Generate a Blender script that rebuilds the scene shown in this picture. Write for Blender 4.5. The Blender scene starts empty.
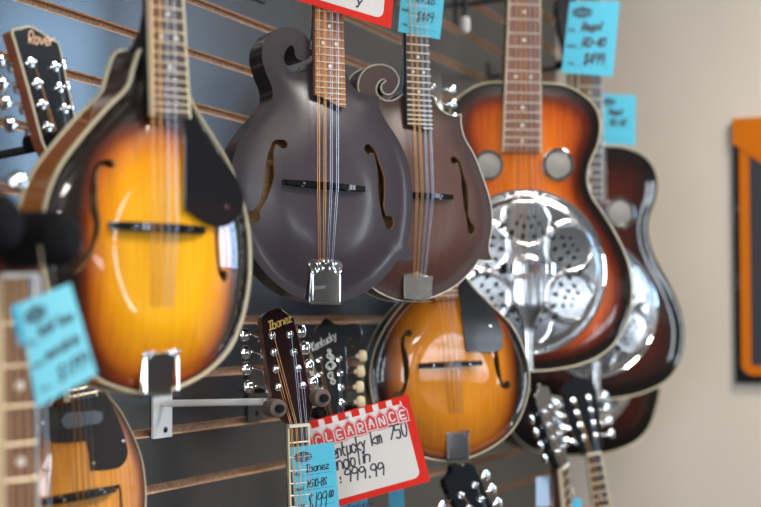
import bpy, math, random
import numpy as np
from mathutils import Vector, Matrix
from mathutils.geometry import delaunay_2d_cdt
random.seed(7)
PI = math.pi
R = math.radians
sc = bpy.context.scene
COL = sc.collection

# ------------------------------------------------------------------ camera
F_PX = 761 * 70 / 36.0
CAM = Vector((0, 0, 1.55))
PITCH = math.atan((320 - 253.5) / F_PX)
cam_d = bpy.data.cameras.new('camera')
cam = bpy.data.objects.new('camera', cam_d)
COL.objects.link(cam)
cam.location = CAM
cam.rotation_euler = (PI / 2 + PITCH, 0, 0)
cam_d.lens = 70
cam_d.sensor_width = 36
cam_d.clip_start = 0.05
cam_d.dof.use_dof = True
cam_d.dof.focus_distance = 1.90
cam_d.dof.aperture_fstop = 3.4
cam_d.dof.aperture_blades = 9
sc.camera = cam
CR = Matrix.Rotation(PITCH, 3, 'X')

def ray(px, py):
    return (CR @ Vector(((px - 380.5) / F_PX, 1, -(py - 253.5) / F_PX)))

def at(px, py, z):
    return CAM + ray(px, py) * z

# ------------------------------------------------------------------ materials
def new_mat(name):
    m = bpy.data.materials.new(name)
    m.use_nodes = True
    nt = m.node_tree
    return m, nt, nt.nodes['Principled BSDF']

def mat(name, col, rough=0.5, metal=0.0, coat=0.0, coat_rough=0.03, noise=None, bump=None, spec=0.5):
    """noise = (scale xyz, amount) varies the colour; bump = (scale, strength)"""
    m, nt, b = new_mat(name)
    c = (*col, 1)
    b.inputs['Base Color'].default_value = c
    b.inputs['Roughness'].default_value = rough
    b.inputs['Metallic'].default_value = metal
    b.inputs['Specular IOR Level'].default_value = spec if not coat or metal else min(spec, .15)
    b.inputs['Coat Weight'].default_value = coat
    b.inputs['Coat Roughness'].default_value = coat_rough
    tc = nt.nodes.new('ShaderNodeTexCoord')
    if noise:
        mp = nt.nodes.new('ShaderNodeMapping'); mp.inputs['Scale'].default_value = noise[0]
        n = nt.nodes.new('ShaderNodeTexNoise'); n.inputs['Scale'].default_value = 1; n.inputs['Detail'].default_value = 5
        nt.links.new(tc.outputs['Object'], mp.inputs['Vector']); nt.links.new(mp.outputs[0], n.inputs['Vector'])
        r = nt.nodes.new('ShaderNodeValToRGB')
        a = noise[1]
        r.color_ramp.elements[0].position = .3; r.color_ramp.elements[1].position = .7
        r.color_ramp.elements[0].color = (*[x * (1 - a) for x in col], 1)
        r.color_ramp.elements[1].color = (*[min(1, x * (1 + a)) for x in col], 1)
        nt.links.new(n.outputs['Fac'], r.inputs[0]); nt.links.new(r.outputs[0], b.inputs['Base Color'])
    if bump:
        n2 = nt.nodes.new('ShaderNodeTexNoise'); n2.inputs['Scale'].default_value = bump[0]; n2.inputs['Detail'].default_value = 3
        nt.links.new(tc.outputs['Object'], n2.inputs['Vector'])
        bp = nt.nodes.new('ShaderNodeBump'); bp.inputs['Strength'].default_value = bump[1]; bp.inputs['Distance'].default_value = .001
        nt.links.new(n2.outputs['Fac'], bp.inputs['Height']); nt.links.new(bp.outputs[0], b.inputs['Normal'])
    return m

def burst_mat(name, stops, rough=.25, coat=1.0, grain=.12, coat_rough=.02):
    """lacquered sunburst finish: colour follows the stain depth stored in the 'burst' attribute"""
    m, nt, b = new_mat(name)
    at_ = nt.nodes.new('ShaderNodeAttribute'); at_.attribute_name = 'burst'
    tc = nt.nodes.new('ShaderNodeTexCoord')
    mp = nt.nodes.new('ShaderNodeMapping'); mp.inputs['Scale'].default_value = (260, 60, 9)
    n = nt.nodes.new('ShaderNodeTexNoise'); n.inputs['Scale'].default_value = 1; n.inputs['Detail'].default_value = 4
    nt.links.new(tc.outputs['Object'], mp.inputs['Vector']); nt.links.new(mp.outputs[0], n.inputs['Vector'])
    r = nt.nodes.new('ShaderNodeValToRGB')
    el = r.color_ramp.elements
    while len(el) > 1: el.remove(el[0])
    el[0].position = stops[0][0]; el[0].color = (*stops[0][1], 1)
    for p, c in stops[1:]:
        e = el.new(p); e.color = (*c, 1)
    nt.links.new(at_.outputs['Fac'], r.inputs[0])
    mr = nt.nodes.new('ShaderNodeMapRange'); mr.inputs[1].default_value = .3; mr.inputs[2].default_value = .7
    mr.inputs[3].default_value = 1 - grain; mr.inputs[4].default_value = 1 + grain
    nt.links.new(n.outputs['Fac'], mr.inputs[0])
    mx = nt.nodes.new('ShaderNodeVectorMath'); mx.operation = 'SCALE'
    nt.links.new(r.outputs[0], mx.inputs[0]); nt.links.new(mr.outputs[0], mx.inputs['Scale'])
    nt.links.new(mx.outputs[0], b.inputs['Base Color'])
    b.inputs['Roughness'].default_value = rough
    b.inputs['Coat Weight'].default_value = coat
    b.inputs['Specular IOR Level'].default_value = .15 if coat > .5 else .5
    b.inputs['Coat Roughness'].default_value = coat_rough
    return m

def side_burst_mat():
    m, nt, b = new_mat('shaded amber side lacquer')
    tc = nt.nodes.new('ShaderNodeTexCoord'); sp = nt.nodes.new('ShaderNodeSeparateXYZ'); r = nt.nodes.new('ShaderNodeValToRGB')
    mr = nt.nodes.new('ShaderNodeMapRange'); mr.inputs[1].default_value = -.14; mr.inputs[2].default_value = .18
    nt.links.new(tc.outputs['Object'], sp.inputs[0]); nt.links.new(sp.outputs['Z'], mr.inputs[0]); nt.links.new(mr.outputs[0], r.inputs[0]); nt.links.new(r.outputs[0], b.inputs['Base Color'])
    e = r.color_ramp.elements
    e[0].position = 0; e[0].color = (.02, .008, .005, 1); e[1].position = 1; e[1].color = (.010, .007, .006, 1)
    for p, c in ((.18, (.30, .07, .01, 1)), (.45, (.50, .17, .018, 1)), (.72, (.34, .085, .010, 1)), (.86, (.03, .010, .006, 1))):
        k = e.new(p); k.color = c
    b.inputs['Coat Weight'].default_value = 1; b.inputs['Roughness'].default_value = .3; b.inputs['Specular IOR Level'].default_value = .15
    return m
BURST_A = [(0, (.012, .007, .005)), (.07, (.02, .008, .005)), (.17, (.14, .022, .004)), (.29, (.50, .13, .006)),
           (.48, (.76, .29, .006)), (.8, (.84, .40, .010))]
BURST_R = [(0, (.008, .005, .004)), (.13, (.012, .006, .005)), (.26, (.11, .014, .004)), (.40, (.42, .07, .006)),
           (.62, (.62, .14, .010)), (1, (.70, .18, .014))]
BURST_D = [(0, (.006, .005, .005)), (.2, (.010, .006, .005)), (.5, (.05, .010, .006)), (1, (.10, .018, .009))]
BURST_L = [(0, (.014, .008, .006)), (.06, (.022, .009, .005)), (.15, (.16, .035, .006)), (.32, (.42, .125, .010)),
           (.55, (.58, .20, .012)), (1, (.64, .235, .014))]
M = dict(
    burst=burst_mat('yellow sunburst lacquer', BURST_A),
    burst_low=burst_mat('amber sunburst lacquer', BURST_L),
    burst_pale=burst_mat('orange sunburst lacquer', [(0, (.03, .010, .005)), (.14, (.2, .04, .008)), (.34, (.60, .20, .025)), (1, (.70, .28, .04))], grain=.25),
    burst_reso=burst_mat('red sunburst lacquer', BURST_R, grain=.25),
    burst_dark=burst_mat('dark sunburst lacquer', BURST_D),
    matte_f=burst_mat('violet black satin stain', [(0, (.026, .018, .023)), (.5, (.043, .032, .042)), (1, (.050, .038, .050))], rough=.30, coat=.5, coat_rough=.16, grain=.06),
    brown_f=burst_mat('brown satin stain', [(0, (.030, .012, .009)), (.4, (.070, .027, .019)), (1, (.105, .043, .028))], rough=.36, coat=.3, coat_rough=.3, grain=.15),
    side_dark=mat('dark side lacquer', (.020, .016, .017), .3, coat=.6, coat_rough=.12),
    side_amber=side_burst_mat(),
    side_brown=mat('brown side lacquer', (.10, .028, .012), .25, coat=1),
    inner=mat('bare spruce', (.42, .24, .11), .8, noise=((80, 80, 400), .25)),
    ivory=mat('ivory binding', (.62, .55, .38), .35, coat=.4),
    ivory_white=mat('white binding', (.70, .66, .56), .3, coat=.4),
    chrome=mat('chrome', (.86, .87, .88), .07, 1.0),
    chrome_cover=mat('pressed chrome cover', (.58, .585, .60), .18, 1.0),
    chrome_soft=mat('satin chrome', (.70, .70, .72), .22, 1.0),
    nickel=mat('worn nickel', (.34, .31, .27), .22, 1.0, noise=((300, 300, 300), .2)),
    brass=mat('bronze string', (.62, .30, .11), .4, .9),
    steel=mat('steel string', (.40, .40, .44), .35, 1.0),
    rosewood=mat('rosewood', (.30, .125, .058), .5, noise=((500, 500, 30), .5)),
    rosewood_dark=mat('dark rosewood', (.045, .028, .022), .4, noise=((500, 500, 30), .4)),
    rosewood_red=mat('reddish rosewood', (.17, .06, .035), .45, noise=((400, 400, 25), .5)),
    black=mat('black lacquer', (.008, .008, .009), .2, coat=1.0),
    black_pl=mat('black plastic', (.012, .012, .014), .16, coat=.6, coat_rough=.05),
    ebony=mat('ebony', (.006, .006, .006), .25, coat=.6),
    pearl=mat('pearl', (.72, .72, .66), .25, coat=.5),
    cream_button=mat('cream button', (.72, .60, .38), .3, coat=.4),
    foam=mat('black foam', (.005, .005, .006), .95, spec=.15, bump=(400, .8)),
    foam_brown=mat('taupe foam', (.13, .098, .082), .9, bump=(500, .4)),
    mesh_screen=mat('screen mesh', (.24, .23, .21), .45, .8, bump=(900, .8)),
    gloss_side=mat('reddish brown head side', (.20, .06, .03), .35, coat=.8),
    ibz=mat('deep wine lacquer', (.020, .006, .006), .25, coat=1),
    gold=mat('gold lettering', (.80, .52, .12), .4),
    peach=mat('peach lettering', (.85, .50, .28), .4),
    silver_ink=mat('pearl lettering', (.75, .75, .72), .35),
    tag=mat('cyan card', (.085, .44, .60), .7, spec=.2),
    tag_sky=mat('sky blue card', (.19, .58, .70), .7, spec=.2),
    tag_deep=mat('bright blue card', (.07, .42, .66), .6),
    tag_pale=mat('pale blue card', (.45, .62, .85), .6),
    tag_kraft=mat('beige card', (.50, .44, .36), .7),
    ink=mat('black marker ink', (.012, .012, .03), .5),
    ink_print=mat('printed ink', (.02, .035, .06), .6),
    red=mat('red print', (.62, .022, .012), .6, spec=.15),
    fret_wire=mat('fret wire', (.72, .62, .45), .35, .4),
    red_dark=mat('deep red print', (.55, .01, .015), .45),
    paper=mat('white card', (.64, .61, .59), .5, coat=.2),
    arm_white=mat('white enamelled steel', (.80, .79, .76), .35, coat=.3),
    arm_black=mat('black enamelled steel', (.02, .02, .022), .35, coat=.3),
    head_blue=mat('gloss black head veneer', (.010, .012, .016), .15, coat=1),
    mahog=mat('mahogany', (.09, .03, .018), .35, coat=.7),
    maple=mat('pale maple', (.62, .44, .20), .35, coat=.6),
)

# ------------------------------------------------------------------ mesh builder
class MB:
    def __init__(s, *mats):
        s.v = []; s.f = []; s.mi = []; s.mats = list(mats); s.cur = 0; s.xf = None
    def use(s, m):
        if m not in s.mats: s.mats.append(m)
        s.cur = s.mats.index(m); return s
    def add(s, vs, fs):
        b = len(s.v)
        for p in vs:
            p = Vector(p)
            if s.xf is not None: p = s.xf @ p
            s.v.append(p)
        for f in fs:
            s.f.append([b + i for i in f]); s.mi.append(s.cur)
    def box(s, c, size, rot=None):
        x, y, z = [k / 2 for k in size]
        vs = [Vector((a * x, b * y, d * z)) for a in (-1, 1) for b in (-1, 1) for d in (-1, 1)]
        if rot is not None: vs = [rot @ p for p in vs]
        vs = [p + Vector(c) for p in vs]
        s.add(vs, [(0, 1, 3, 2), (4, 6, 7, 5), (0, 4, 5, 1), (2, 3, 7, 6), (0, 2, 6, 4), (1, 5, 7, 3)])
    def rings(s, rings, close=False, cap=True):
        n = len(rings[0]); vs = [p for r in rings for p in r]; fs = []
        m = len(rings)
        for i in range(m if close else m - 1):
            for j in range(n):
                a = i * n + j; b = i * n + (j + 1) % n
                c = ((i + 1) % m) * n + (j + 1) % n; d = ((i + 1) % m) * n + j
                fs.append((a, b, c, d))
        if cap and not close:
            fs.append(tuple(reversed(range(n)))); fs.append(tuple((m - 1) * n + j for j in range(n)))
        s.add(vs, fs)
    def tube(s, pts, r, n=8, closed=False, squash=None):
        pts = [Vector(p) for p in pts]; m = len(pts); rs = []
        rad = r if isinstance(r, (list, tuple)) else [r] * m
        up = None
        for i in range(m):
            if closed: t = pts[(i + 1) % m] - pts[i - 1]
            else: t = pts[min(i + 1, m - 1)] - pts[max(i - 1, 0)]
            if t.length < 1e-9: t = Vector((0, 0, 1))
            t.normalize()
            if squash: u0 = Vector(squash[0])
            else:
                u0 = up if up is not None else (Vector((0, 1, 0)) if abs(t.y) < .9 else Vector((1, 0, 0)))
            u = (u0 - t * u0.dot(t)).normalized(); up = u
            w = t.cross(u)
            ku, kw = (squash[1], squash[2]) if squash else (1, 1)
            rs.append([pts[i] + (u * math.cos(2 * PI * k / n) * ku + w * math.sin(2 * PI * k / n) * kw) * rad[i] for k in range(n)])
        s.rings(rs, close=closed)
    def lathe(s, c, axis, prof, n=20):
        """prof = [(radius, height along axis)]"""
        a = Vector(axis).normalized()
        u = a.orthogonal().normalized(); w = a.cross(u)
        s.rings([[Vector(c) + a * h + (u * math.cos(2 * PI * k / n) + w * math.sin(2 * PI * k / n)) * max(r, 1e-5) for k in range(n)] for r, h in prof])
    def prism(s, out, y0, y1, bev=0.0):
        """outline [(x,z)] extruded between y0 (front) and y1 (back); optional front bevel"""
        out = [Vector((a, b)) for a, b in out]
        area = sum(out[i - 1].x * out[i].y - out[i].x * out[i - 1].y for i in range(len(out)))
        if area < 0: out.reverse()
        n = len(out)
        fr = out
        if bev:
            fr = []
            for i in range(n):
                a = (out[i] - out[i - 1]); b = (out[(i + 1) % n] - out[i])
                na = Vector((-a.y, a.x)); nb = Vector((-b.y, b.x))
                if na.length > 0: na.normalize()
                if nb.length > 0: nb.normalize()
                q = na + nb
                q = q.normalized() if q.length > 1e-6 else na
                fr.append(out[i] + q * bev)
        vs = [(p.x, y0, p.y) for p in fr]
        rings = 1
        if bev: vs += [(p.x, y0 + bev, p.y) for p in out]; rings = 2
        vs += [(p.x, y1, p.y) for p in out]
        fs = [tuple(range(n))]
        for k in range(rings):
            for i in range(n):
                j = (i + 1) % n
                fs.append((k * n + i, (k + 1) * n + i, (k + 1) * n + j, k * n + j))
        fs.append(tuple(reversed([rings * n + i for i in range(n)])))
        s.add(vs, fs)
    def ribbon(s, pts, w, nrm):
        """flat stroke of width w through 3d pts, facing nrm"""
        if len(pts) < 2: return
        pts = [Vector(p) for p in pts]; nrm = Vector(nrm); L = []
        for i in range(len(pts)):
            t = pts[min(i + 1, len(pts) - 1)] - pts[max(i - 1, 0)]
            if t.length < 1e-9: t = Vector((1, 0, 0))
            q = nrm.cross(t).normalized() * w / 2
            L += [pts[i] - q, pts[i] + q]
        e0 = (pts[0] - pts[1]).normalized() * w * .4; e1 = (pts[-1] - pts[-2]).normalized() * w * .4
        L[0] = L[0] + e0; L[1] = L[1] + e0; L[-1] = L[-1] + e1; L[-2] = L[-2] + e1
        s.add(L, [(2 * i, 2 * i + 2, 2 * i + 3, 2 * i + 1) for i in range(len(pts) - 1)])
    def build(s, name, parent=None, smooth=True, angle=38):
        me = bpy.data.meshes.new(name)
        me.from_pydata([tuple(p) for p in s.v], [], s.f)
        for m in s.mats: me.materials.append(m)
        me.polygons.foreach_set('material_index', s.mi)
        if smooth:
            me.polygons.foreach_set('use_smooth', [True] * len(s.f))
            me.set_sharp_from_angle(angle=R(angle))
        me.update()
        o = bpy.data.objects.new(name, me)
        COL.objects.link(o)
        if parent: o.parent = parent
        return o

def thing(name, label, cat, mw=None, group=None):
    o = bpy.data.objects.new(name, None); COL.objects.link(o)
    o.empty_display_size = .02
    if mw is not None: o.matrix_world = mw
    o['label'] = label; o['category'] = cat
    if group: o['group'] = group
    return o

def structure(o):
    o['kind'] = 'structure'; return o

# ------------------------------------------------------------------ curves
def catmull(pts, seg=6, closed=True):
    """pts: (x,y) or (x,y,1) for a corner"""
    n = len(pts); out = []
    P = [Vector((p[0], p[1])) for p in pts]
    C = [len(p) > 2 and p[2] == 1 for p in pts]
    rng = range(n) if closed else range(n - 1)
    for i in rng:
        p1 = P[i]; p2 = P[(i + 1) % n]
        p0 = P[i - 1] if (closed or i > 0) else p1 * 2 - p2
        p3 = P[(i + 2) % n] if (closed or i + 2 < n) else p2 * 2 - p1
        if C[i]: p0 = p1 + (p1 - p2) * .5
        if C[(i + 1) % n]: p3 = p2 + (p2 - p1) * .5
        def tj(a, b, t): return t + max(1e-4, (b - a).length) ** .5
        t0 = 0; t1 = tj(p0, p1, t0); t2 = tj(p1, p2, t1); t3 = tj(p2, p3, t2)
        for k in range(seg):
            t = t1 + (t2 - t1) * k / seg
            A1 = p0 * ((t1 - t) / (t1 - t0)) + p1 * ((t - t0) / (t1 - t0))
            A2 = p1 * ((t2 - t) / (t2 - t1)) + p2 * ((t - t1) / (t2 - t1))
            A3 = p2 * ((t3 - t) / (t3 - t2)) + p3 * ((t - t2) / (t3 - t2))
            B1 = A1 * ((t2 - t) / (t2 - t0)) + A2 * ((t - t0) / (t2 - t0))
            B2 = A2 * ((t3 - t) / (t3 - t1)) + A3 * ((t - t1) / (t3 - t1))
            q = B1 * ((t2 - t) / (t2 - t1)) + B2 * ((t - t1) / (t2 - t1))
            out.append((q.x, q.y))
    if not closed: out.append((P[-1].x, P[-1].y))
    return out

def resample(loop, step):
    P = np.array(loop + [loop[0]]); d = np.r_[0, np.cumsum(np.hypot(*np.diff(P, axis=0).T))]
    n = max(8, int(d[-1] / step)); t = np.linspace(0, d[-1], n, endpoint=False)
    m = len(loop); Q = P[:-1]
    a = Q - np.roll(Q, 1, 0); b = np.roll(Q, -1, 0) - Q
    la = np.hypot(*a.T); lb = np.hypot(*b.T); ok = (la > 1e-7) & (lb > 1e-7)
    cs = (a * b).sum(1) / np.maximum(la * lb, 1e-12)
    for i in np.where(ok & (cs < .80))[0]:
        k = int(np.argmin(np.abs(t - d[i])))
        t[k] = d[i]
    t = np.unique(t)
    return np.c_[np.interp(t, d, P[:, 0]), np.interp(t, d, P[:, 1])]

def hole_loop(path, scale_r=1.0):
    """outline of a variable-width stroke: path [(x,y,r)] with round ends"""
    cl = catmull([(p[0], p[1]) for p in path], 5, closed=False)
    rr = []
    for i in range(len(path) - 1):
        for k in range(5):
            t = k / 5; t = t * t * (3 - 2 * t)
            rr.append(path[i][2] * (1 - t) + path[i + 1][2] * t)
    rr.append(path[-1][2])
    L = []; Rr = []
    n = len(cl)
    for i in range(n):
        a = cl[max(i - 1, 0)]; b = cl[min(i + 1, n - 1)]
        dx, dy = b[0] - a[0], b[1] - a[1]; l = math.hypot(dx, dy) or 1
        nx, ny = -dy / l, dx / l
        L.append((cl[i][0] + nx * rr[i], cl[i][1] + ny * rr[i])); Rr.append((cl[i][0] - nx * rr[i], cl[i][1] - ny * rr[i]))
    def cap(c, frm, r, ccw):
        a0 = math.atan2(frm[1] - c[1], frm[0] - c[0])
        return [(c[0] + math.cos(a0 + ccw * PI * k / 6) * r, c[1] + math.sin(a0 + ccw * PI * k / 6) * r) for k in range(1, 6)]
    return L + cap(cl[-1], L[-1], rr[-1], -1) + Rr[::-1] + cap(cl[0], Rr[0], rr[0], -1)

def inside(P, loop):
    L = np.array(loop); x, y = P[:, 0], P[:, 1]; c = np.zeros(len(P), bool)
    j = len(L) - 1
    for i in range(len(L)):
        xi, yi = L[i]; xj, yj = L[j]
        if yi != yj:
            c ^= ((yi > y) != (yj > y)) & (x < (xj - xi) * (y - yi) / (yj - yi) + xi)
        j = i
    return c

def mindist(P, S):
    out = np.empty(len(P))
    for i in range(0, len(P), 2000):
        q = P[i:i + 2000]
        out[i:i + 2000] = np.sqrt(((q[:, None] - S[None]) ** 2).sum(2).min(1))
    return out

def phi(P, S, eps=.0012):
    out = np.empty(len(P))
    for i in range(0, len(P), 2000):
        q = P[i:i + 2000]
        r2 = ((q[:, None] - S[None]) ** 2).sum(2) + eps * eps
        out[i:i + 2000] = (r2 ** -1.5).mean(1) ** -.5
    return out

def smooth(t):
    t = np.clip(t, 0, 1); return t * t * (3 - 2 * t)

def plate(name, parent, loop, holes, hfun, mat_top, mat_edge=None, step=.005, thick=.004, burst=None, y_base=0.0):
    """sheet following the loop, raised by hfun(P) towards -y, real holes with wooden edges, smooth normals"""
    B = resample(loop, step * .8)
    H = [resample(h, step * .35) for h in holes]
    S = resample(loop, .002)
    mn, mx = B.min(0), B.max(0)
    g = []
    ny = int((mx[1] - mn[1]) / (step * .87)) + 2
    for j in range(ny):
        y = mn[1] + j * step * .87
        x = mn[0] + (j % 2) * step / 2
        while x < mx[0]:
            g.append((x, y)); x += step
    G = np.array(g)
    keep = inside(G, B) & (mindist(G, S) > step * .55)
    for h in H:
        keep &= ~inside(G, h) & (mindist(G, h) > step * .4)
    G = G[keep]
    vs = [Vector(p) for p in B]; ed = [(i, (i + 1) % len(B)) for i in range(len(B))]
    for h in H:
        b = len(vs); vs += [Vector(p) for p in h]; ed += [(b + i, b + (i + 1) % len(h)) for i in range(len(h))]
    vs += [Vector(p) for p in G]
    ov, oe, of = delaunay_2d_cdt(vs, ed, [], 0, 1e-6)[:3]
    V = np.array([(p.x, p.y) for p in ov])
    Fc = np.array([f for f in of if len(f) == 3])
    cen = V[Fc].mean(1)
    k = inside(cen, B)
    for h in H: k &= ~inside(cen, h)
    Fc = Fc[k]
    h0 = hfun(V); e = 5e-4
    gx = (hfun(V + [e, 0]) - hfun(V - [e, 0])) / (2 * e); gz = (hfun(V + [0, e]) - hfun(V - [0, e])) / (2 * e)
    N = np.c_[-gx, -np.ones(len(V)), -gz]; N /= np.linalg.norm(N, axis=1)[:, None]
    co = np.c_[V[:, 0], y_base - h0, V[:, 1]]
    a, b, c = V[Fc[:, 0]], V[Fc[:, 1]], V[Fc[:, 2]]
    cr = (b[:, 0] - a[:, 0]) * (c[:, 1] - a[:, 1]) - (b[:, 1] - a[:, 1]) * (c[:, 0] - a[:, 0])
    Fc[cr < 0] = Fc[cr < 0][:, ::-1]
    me = bpy.data.meshes.new(name)
    verts = co.tolist(); faces = Fc.tolist(); mi = [0] * len(faces); nv = len(verts)
    normals = N.tolist()
    for h in H:
        hh = hfun(h); m = len(h); b0 = len(verts)
        cc = h.mean(0)
        for q in range(m):
            verts.append((h[q, 0], y_base - hh[q], h[q, 1])); verts.append((h[q, 0], y_base - hh[q] + thick, h[q, 1]))
            normals += [(0, 0, 0), (0, 0, 0)]
        for q in range(m):
            r_ = (q + 1) % m
            faces.append([b0 + 2 * q, b0 + 2 * r_, b0 + 2 * r_ + 1, b0 + 2 * q + 1]); mi.append(1)
    me.from_pydata(verts, [], faces)
    me.materials.append(mat_top); me.materials.append(mat_edge or mat_top)
    me.polygons.foreach_set('material_index', mi)
    me.polygons.foreach_set('use_smooth', [True] * len(faces))
    if burst is not None:
        at_ = me.attributes.new('burst', 'FLOAT', 'POINT')
        bv = burst(np.array(verts)[:, [0, 2]])
        at_.data.foreach_set('value', bv.astype(np.float32))
    me.update()
    me.normals_split_custom_set_from_vertices(normals)
    o = bpy.data.objects.new(name, me); COL.objects.link(o)
    if parent: o.parent = parent
    return o

# ------------------------------------------------------------------ frames
class Frame:
    """the plane an instrument or card lies in: local x right, z up, -y towards the viewer"""
    def __init__(s, mw): s.M = mw; s.I = mw.inverted()
    def loc(s, px, py, y=0.0):
        o = s.I @ CAM; d = s.I.to_3x3() @ ray(px, py)
        t = (y - o.y) / d.y; p = o + d * t
        return (p.x, p.z)
    def locs(s, pts, y=0.0):
        return [(*s.loc(p[0], p[1], y), *p[2:]) for p in pts]
    def sub(s, m): return Frame(s.M @ m)

def frame(px, py, z, yaw, top=None, pitch=0.0):
    T = Matrix.Translation(at(px, py, z)); Rz = Matrix.Rotation(R(yaw), 4, 'Z') @ Matrix.Rotation(R(pitch), 4, 'X')
    f = Frame(T @ Rz)
    if top:
        x, zz = f.loc(*top)
        f = Frame(T @ Rz @ Matrix.Rotation(math.atan2(x, zz), 4, 'Y'))
    return f

# ------------------------------------------------------------------ handwriting (single-stroke letters, baseline 2, x-height 6, cap 9)
GL = {'C': "48 39 19 07 04 12 32 43", 'L': "09 02 42", 'G': "48 39 19 07 04 12 32 44 25", 'n': "06 02|05 16 36 45 42", 't': "19 13 22 32|06 36", 'u': "06 03 12 32 45|46 42", 'c': "45 36 16 05 03 12 32 43",
      'k': "09 02|46 04 42", 'y': "06 14 23|46 34 10 00", 'm': "06 02|05 16 25 22|25 36 45 42", 'd': "45 36 16 04 12 32 44|49 42",
      'o': "16 04 12 32 44 36 16", 'l': "29 22", 'i': "26 22|27 28", 'a': "45 36 16 04 12 32 44|46 42", 'e': "04 44 36 16 04 12 42",
      'r': "06 02|04 26 46", 'v': "06 22 46", 'b': "09 02 32 44 36 05", 'z': "06 46 02 42", 's': "45 26 05 43 22 03", 'h': "09 02|05 26 45 42",
      'w': "06 12 25 32 46", 'p': "06 00|05 26 44 22 03", 'f': "48 29 17 12|06 36", 'g': "45 26 04 22 44|46 41 20 01",
      '7': "09 49 12", '5': "49 09 06 36 44 43 32 02", '0': "19 07 04 12 32 44 47 39 19", '9': "47 39 19 07 16 36 47 42", '1': "29 22",
      '8': "29 07 43 22 03 47 29", '2': "07 19 39 47 02 42", '3': "08 29 47 25 43 22 03", '4': "39 04 44|38 32", '6': "39 05 02 32 44 35 04",
      '.': "22 23", ':': "22 23|25 26", '$': "48 29 07 43 22 03|21 29", '-': "05 35", 'I': "29 22|09 49|02 42", 'B': "09 02 32 43 26 06|26 48 39 09",
      'A': "02 29 42|05 35", 'N': "02 09 42 49", 'E': "49 09 02 42|05 35", 'Z': "09 49 02 42", 'M': "02 09 25 49 42", 'S': "48 29 07 43 22 03",
      'K': "09 02|49 05 42", 'R': "02 09 39 47 35 05 42", 'T': "09 49|29 22", 'D': "09 02 32 44 47 39 09", 'H': "09 02|49 42|05 45", ' ': ""}

def write(mb, text, size, w, fn, x0=0, y0=0, slant=.15, track=5.3, jitter=.25, nrm=(0, -1, 0), rot=0.0, xs=1.0):
    """strokes of text; fn maps (x,y) on the card to a 3d point; size = cap height"""
    u = size / 7.0; x = 0
    rj = random.Random(len(text) * 31 + ord(text[0]))
    ca, sa = math.cos(rot), math.sin(rot)
    for ch in text:
        g = GL.get(ch, "")
        for st in g.split('|'):
            if not st: continue
            p = [(int(q[0]) + rj.uniform(-jitter, jitter), int(q[1]) + rj.uniform(-jitter, jitter)) for q in st.split()]
            if len(p) > 2: p = catmull(p, 4, closed=False)
            pts = []
            for a, b in p:
                X = (x + (a * xs) + (b - 2) * slant) * u; Y = (b - 2) * u
                pts.append(fn(x0 + X * ca - Y * sa, y0 + X * sa + Y * ca))
            mb.ribbon(pts, w, nrm)
        x += (3.2 if ch in '.:1li' else track) * xs
    return x * u

# ------------------------------------------------------------------ room
A = math.atan((1020 - 380.5) / F_PX)
E1 = Vector((math.sin(A), math.cos(A), 0)); NW = Vector((math.cos(A), -math.sin(A), 0))
CZ = CAM.z
DW = 1.08
WB = Matrix(((E1.x, NW.x, 0, -NW.x * DW), (E1.y, NW.y, 0, -NW.y * DW), (0, 0, 1, 0), (0, 0, 0, 1)))   # room coords (s along wall, w away from wall, z)
SC = 3.64
W_MAX = 5.0; S_MIN = -3.5; H_C = 2.9

slat_lam = mat('slatwall laminate', (.018, .019, .022), .25, spec=.6, bump=(160, .12), noise=((3, 3, 3), .12))
slat_mdf = mat('raw fibreboard edge', (.55, .32, .18), .85, noise=((220, 220, 220), .35))
wall_m = mat('warm beige wall paint', (.62, .56, .48), .85, noise=((2, 2, 2), .04), bump=(300, .1))
ceil_m = mat('ceiling tile', (.22, .21, .20), .9)
wall_dark = mat('dark brown wall panelling', (.035, .028, .024), .7, noise=((5, 5, 5), .3))
floor_m = mat('grey vinyl floor', (.07, .062, .055), .85, noise=((6, 6, 6), .2))
dark_m = mat('dark trim', (.05, .05, .055), .5)

mb = MB(slat_lam, slat_mdf)
P_ = .0762; gh = .0045
prof = []
k0 = -int(CZ / P_); k1 = int((H_C - CZ) / P_)
pr = [(0.0, 0.0, 0)]
for k in range(k0, k1 + 1):
    zc = CZ + k * P_ + .0005
    if zc - gh < 0 or zc + gh > H_C: continue
    # (offset from the wall face, z) : face, lower lip, cavity, upper lip
    pr += [(0, zc - gh - .0016, 0), (-.0016, zc - gh, 1), (-.006, zc - gh, 1), (-.006, zc - gh - .006, 1), (-.012, zc - gh - .006, 1), (-.012, zc + gh + .006, 1),
           (-.006, zc + gh + .006, 1), (-.006, zc + gh, 1), (-.0016, zc + gh, 1), (0, zc + gh + .0016, 0)]
pr.append((0, H_C, 0))
for i in range(len(pr) - 1):
    a, b = pr[i], pr[i + 1]
    mb.use(slat_lam if (a[0] == 0 and b[0] == 0) else slat_mdf)
    mb.add([(S_MIN, a[0], a[1]), (SC, a[0], a[1]), (SC, b[0], b[1]), (S_MIN, b[0], b[1])], [(0, 1, 2, 3)])
mb.use(slat_lam); mb.add([(S_MIN, -.03, 0), (SC, -.03, 0), (SC, -.03, H_C), (S_MIN, -.03, H_C)], [(3, 2, 1, 0)])
# screw heads along the slats
wl = mb.build('wall_left', smooth=False); wl.matrix_world = WB; structure(wl)

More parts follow.
